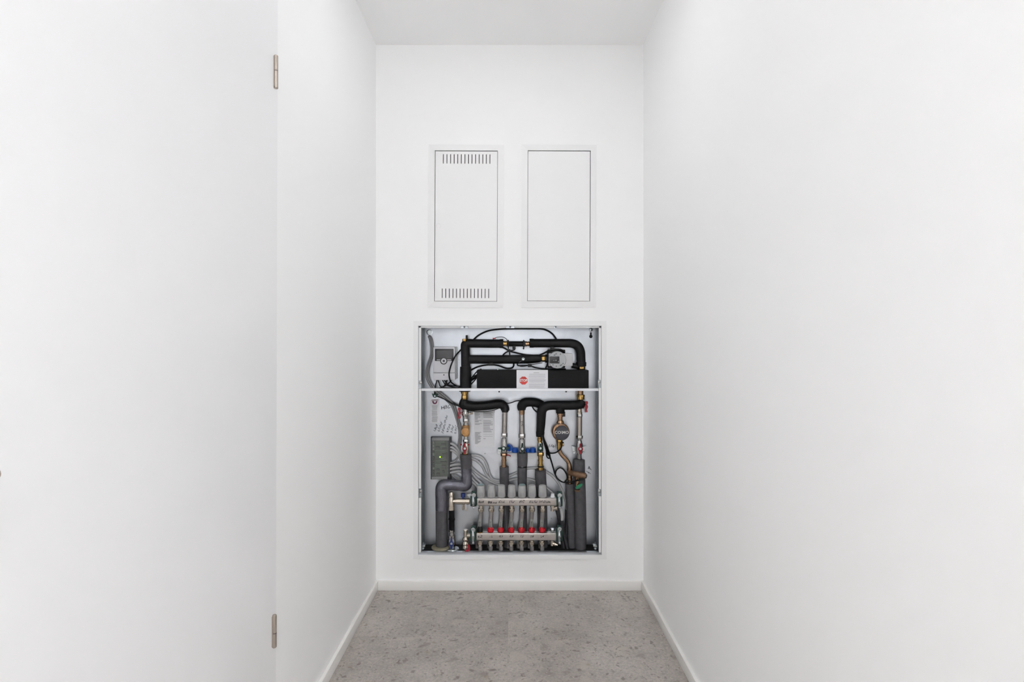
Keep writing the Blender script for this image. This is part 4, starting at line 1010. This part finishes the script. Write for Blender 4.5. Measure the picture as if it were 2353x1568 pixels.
for i in range(3):
    hose('black_cable', [(1068, 893 - i * 6, .1), (1082, 884 - i * 7, .103), (1096, 868 - i * 7, .104), (1106, 856 - i * 4, .106)], 1.2, CABLE, ['lowest', 'middle', 'topmost'][i] + ' slanting black cable between riser and black block', 'cable', BK, 8, 4)
def tie(x, y, d, label, rx=4, ry=3):
    g = G(); g.pbox(x - rx, y - ry, x + rx, y + ry, d - .006, d + .006, .0015); o = obj('cable_tie', g, BLKP, None); tag(o, label, 'cable tie', 'black cable ties')
hose('black_cable', [(1150, 797, .08), (1160, 801, .058), (1172, 807.5, .05), (1190, 812, .058), (1206, 815.5, .07), (1225, 817, .084)], 1.9, CABLE, 'black cable crossing below the flow sensor to the right', 'cable', BK, 8, 5)
hose('black_cable', [(1156, 816, .078), (1163, 810, .058), (1171, 807, .05), (1181, 804.5, .055), (1184, 800, .055)], 1.6, CABLE, 'short black cable plugged into the flow sensor', 'cable', BK, 8, 5)
hose('black_cable', [(1171.5, 803, .05), (1171, 810, .05), (1171.5, 817, .075)], 1.4, CABLE, 'upright short black cable below the flow sensor', 'cable', BK, 8, 4)
hose('thin_wire', [(1132, 781, .05), (1140, 776, .046), (1152, 774.5, .046), (1162, 778, .046), (1167, 786, .04), (1167.5, 798, .036), (1170, 806, .05)], .8, CABLE, 'thin dark sensor wire looping over the flow sensor', 'wire', None, 6, 5)
g = G(); g.pbox(1132, 776.8, 1139, 779.2, .044, .049); o = obj('wire_sleeve', g, RED, None); tag(o, 'tiny red sleeve at the end of the looping sensor wire', 'sleeve')
tie(1170.5, 807, .05, 'black cable tie knot below the flow sensor', 2.6, 3)
hose('black_cable', [(1082, 851, .1), (1096, 844, .09), (1112, 840, .075), (1128, 838.5, .06), (1145, 840.5, .07), (1162, 846.5, .085), (1174, 846.5, .08), (1180, 842, .07), (1180.5, 835, .062)], 1.9, CABLE, 'black cable sagging below the straight insulated pipe', 'cable', BK, 8, 5)
tie(1127.5, 837.5, .055, 'black cable tie under the left half of the straight pipe', 5.5, 3.4)
hose('black_cable', [(1189, 836, .06), (1190.5, 840.5, .052), (1204, 840.5, .046), (1217, 841, .044), (1232, 845.5, .05), (1250, 848, .06), (1275, 848.5, .07), (1300, 848.5, .075)], 1.7, CABLE, 'black cable tied below the pipe and running under the pump', 'cable', BK, 8, 5)
hose('thin_wire', [(1189, 838, .05), (1196, 842.5, .046), (1210, 841.5, .044), (1224, 838, .046), (1236, 836, .055), (1246, 834, .075)], .9, CABLE, 'thin dark wire swinging up to the brass nut', 'wire', None, 6, 5)
tie(1217.5, 840.5, .042, 'black cable tie under the right half of the straight pipe', 4.5, 3.6)
hose('black_cable', [(1238, 817.5, .066), (1250, 812, .05), (1262, 806, .046), (1275, 803, .046), (1290, 804.5, .046), (1298, 811, .05)], 1.9, CABLE, 'black cable looping over the grey pump head', 'cable', BK, 8, 5)
tie(1269, 801, .05, 'black cable tie between pump and upper pipe', 4.5, 3.6)
hose('black_cable', [(1258, 806, .05), (1258.5, 822, .045), (1258, 836, .05), (1254, 846, .06)], 1.6, CABLE, 'upright black cable left of the grey pump', 'cable', BK, 8, 5)
# lower compartment
BL = 'black cables in the lower compartment'
hose('black_cable', [(998, 893, .1), (999, 900, .094), (1000, 909, .088), (1010, 913, .084), (1022, 918, .082), (1036, 926, .08), (1050, 932, .076), (1062, 934, .07)], 1.5, CABLE, 'black cable from the green clip to the black elbow', 'cable', BL, 8, 5)
hose('black_cable', [(1004, 893, .1), (1009, 902, .1), (1020, 911, .101), (1034, 921, .1), (1048, 930, .095), (1060, 936, .085)], 2.0, CABLE, 'thicker black cable slanting beside the twin grey ones', 'cable', BL, 8, 5)
g = G(); g.disc_prism(999.5, 908.5, .08, [(-7.5, -4), (-4, -2.5), (4, -2.5), (7.5, -4), (5, 3.5), (2, 6), (-2, 6), (-5, 3.5)], .01)
t = obj('cable_clip', g, GREEN, None); tag(t, 'dark green clip above the narrow sticker', 'clip')
g = G(); g.lathe(999.3, 910.6, .08, 'f', [(0, 2), (1, 1.6), (1, .1)], 10); WLOC[t.name] = Vector(t.location); obj('clip_pin', g, ZINC, t)
hose('black_cable', [(1072, 921, .045), (1090, 924, .039), (1110, 923.5, .039), (1128, 921, .039), (1142, 919.3, .041), (1156, 921, .042), (1165, 927, .05), (1174, 926, .07), (1186, 922, .08), (1198, 921, .09)], 1.2, CABLE, 'thin black cable following the top of the left black elbow', 'cable', BL, 8, 5)
hose('black_cable', [(1078, 944, .044), (1096, 946.5, .04), (1115, 946, .04), (1132, 943.5, .042), (1146, 939, .044)], .9, CABLE, 'thin black cable along the underside of the left elbow', 'cable', BL, 8, 5)
hose('black_cable', [(1222, 932, .075), (1226, 940, .07), (1232, 946, .07), (1239, 950, .075)], 1.5, CABLE, 'short black cable tucked behind the hanging pipe', 'cable', BL, 8, 5)
hose('black_cable', [(1247, 1003, .05), (1251, 1014, .048), (1258, 1034, .06), (1266, 1058, .09), (1272, 1078, .095), (1275, 1089, .095), (1281, 1100, .09), (1291, 1107.5, .07), (1302, 1109, .04), (1318, 1107, .026), (1334, 1102.5, .012), (1347, 1098, .012)], 1.7, CABLE, 'black sensor cable running down to the bronze tee', 'cable', BL, 8, 5)
hose('black_cable', [(1276, 1091, .093), (1278, 1082, .092), (1286, 1075.5, .09), (1295, 1080, .088), (1302.5, 1092, .078), (1303, 1101, .066), (1298, 1107, .05)], 1.6, CABLE, 'black cable loop beside the copper pipe', 'cable', BL, 8, 6)
hose('black_cable', [(1248, 1006, .056), (1256, 1022, .06), (1262, 1040, .09), (1264, 1050, .1), (1261, 1054, .1), (1256.5, 1050, .1), (1255.5, 1040, .095), (1256, 1026, .08)], 1.3, CABLE, 'small black cable loop right of the brass riser', 'cable', BL, 8, 6)
hose('black_cable', [(1291, 1008, .05), (1291, 1022, .042), (1288, 1032, .044), (1278, 1040, .07), (1268, 1042, .09), (1261, 1040.5, .095)], 1.7, CABLE, 'black cable hanging from the lettered pump', 'cable', BL, 8, 6)
hose('black_cable', [(1247, 1001, .044), (1252, 1020, .046), (1256, 1034, .07), (1260, 1046, .094)], 2.4, CABLE, 'thick black cable beginning at the hanging pipe end', 'cable', BL, 8, 5)
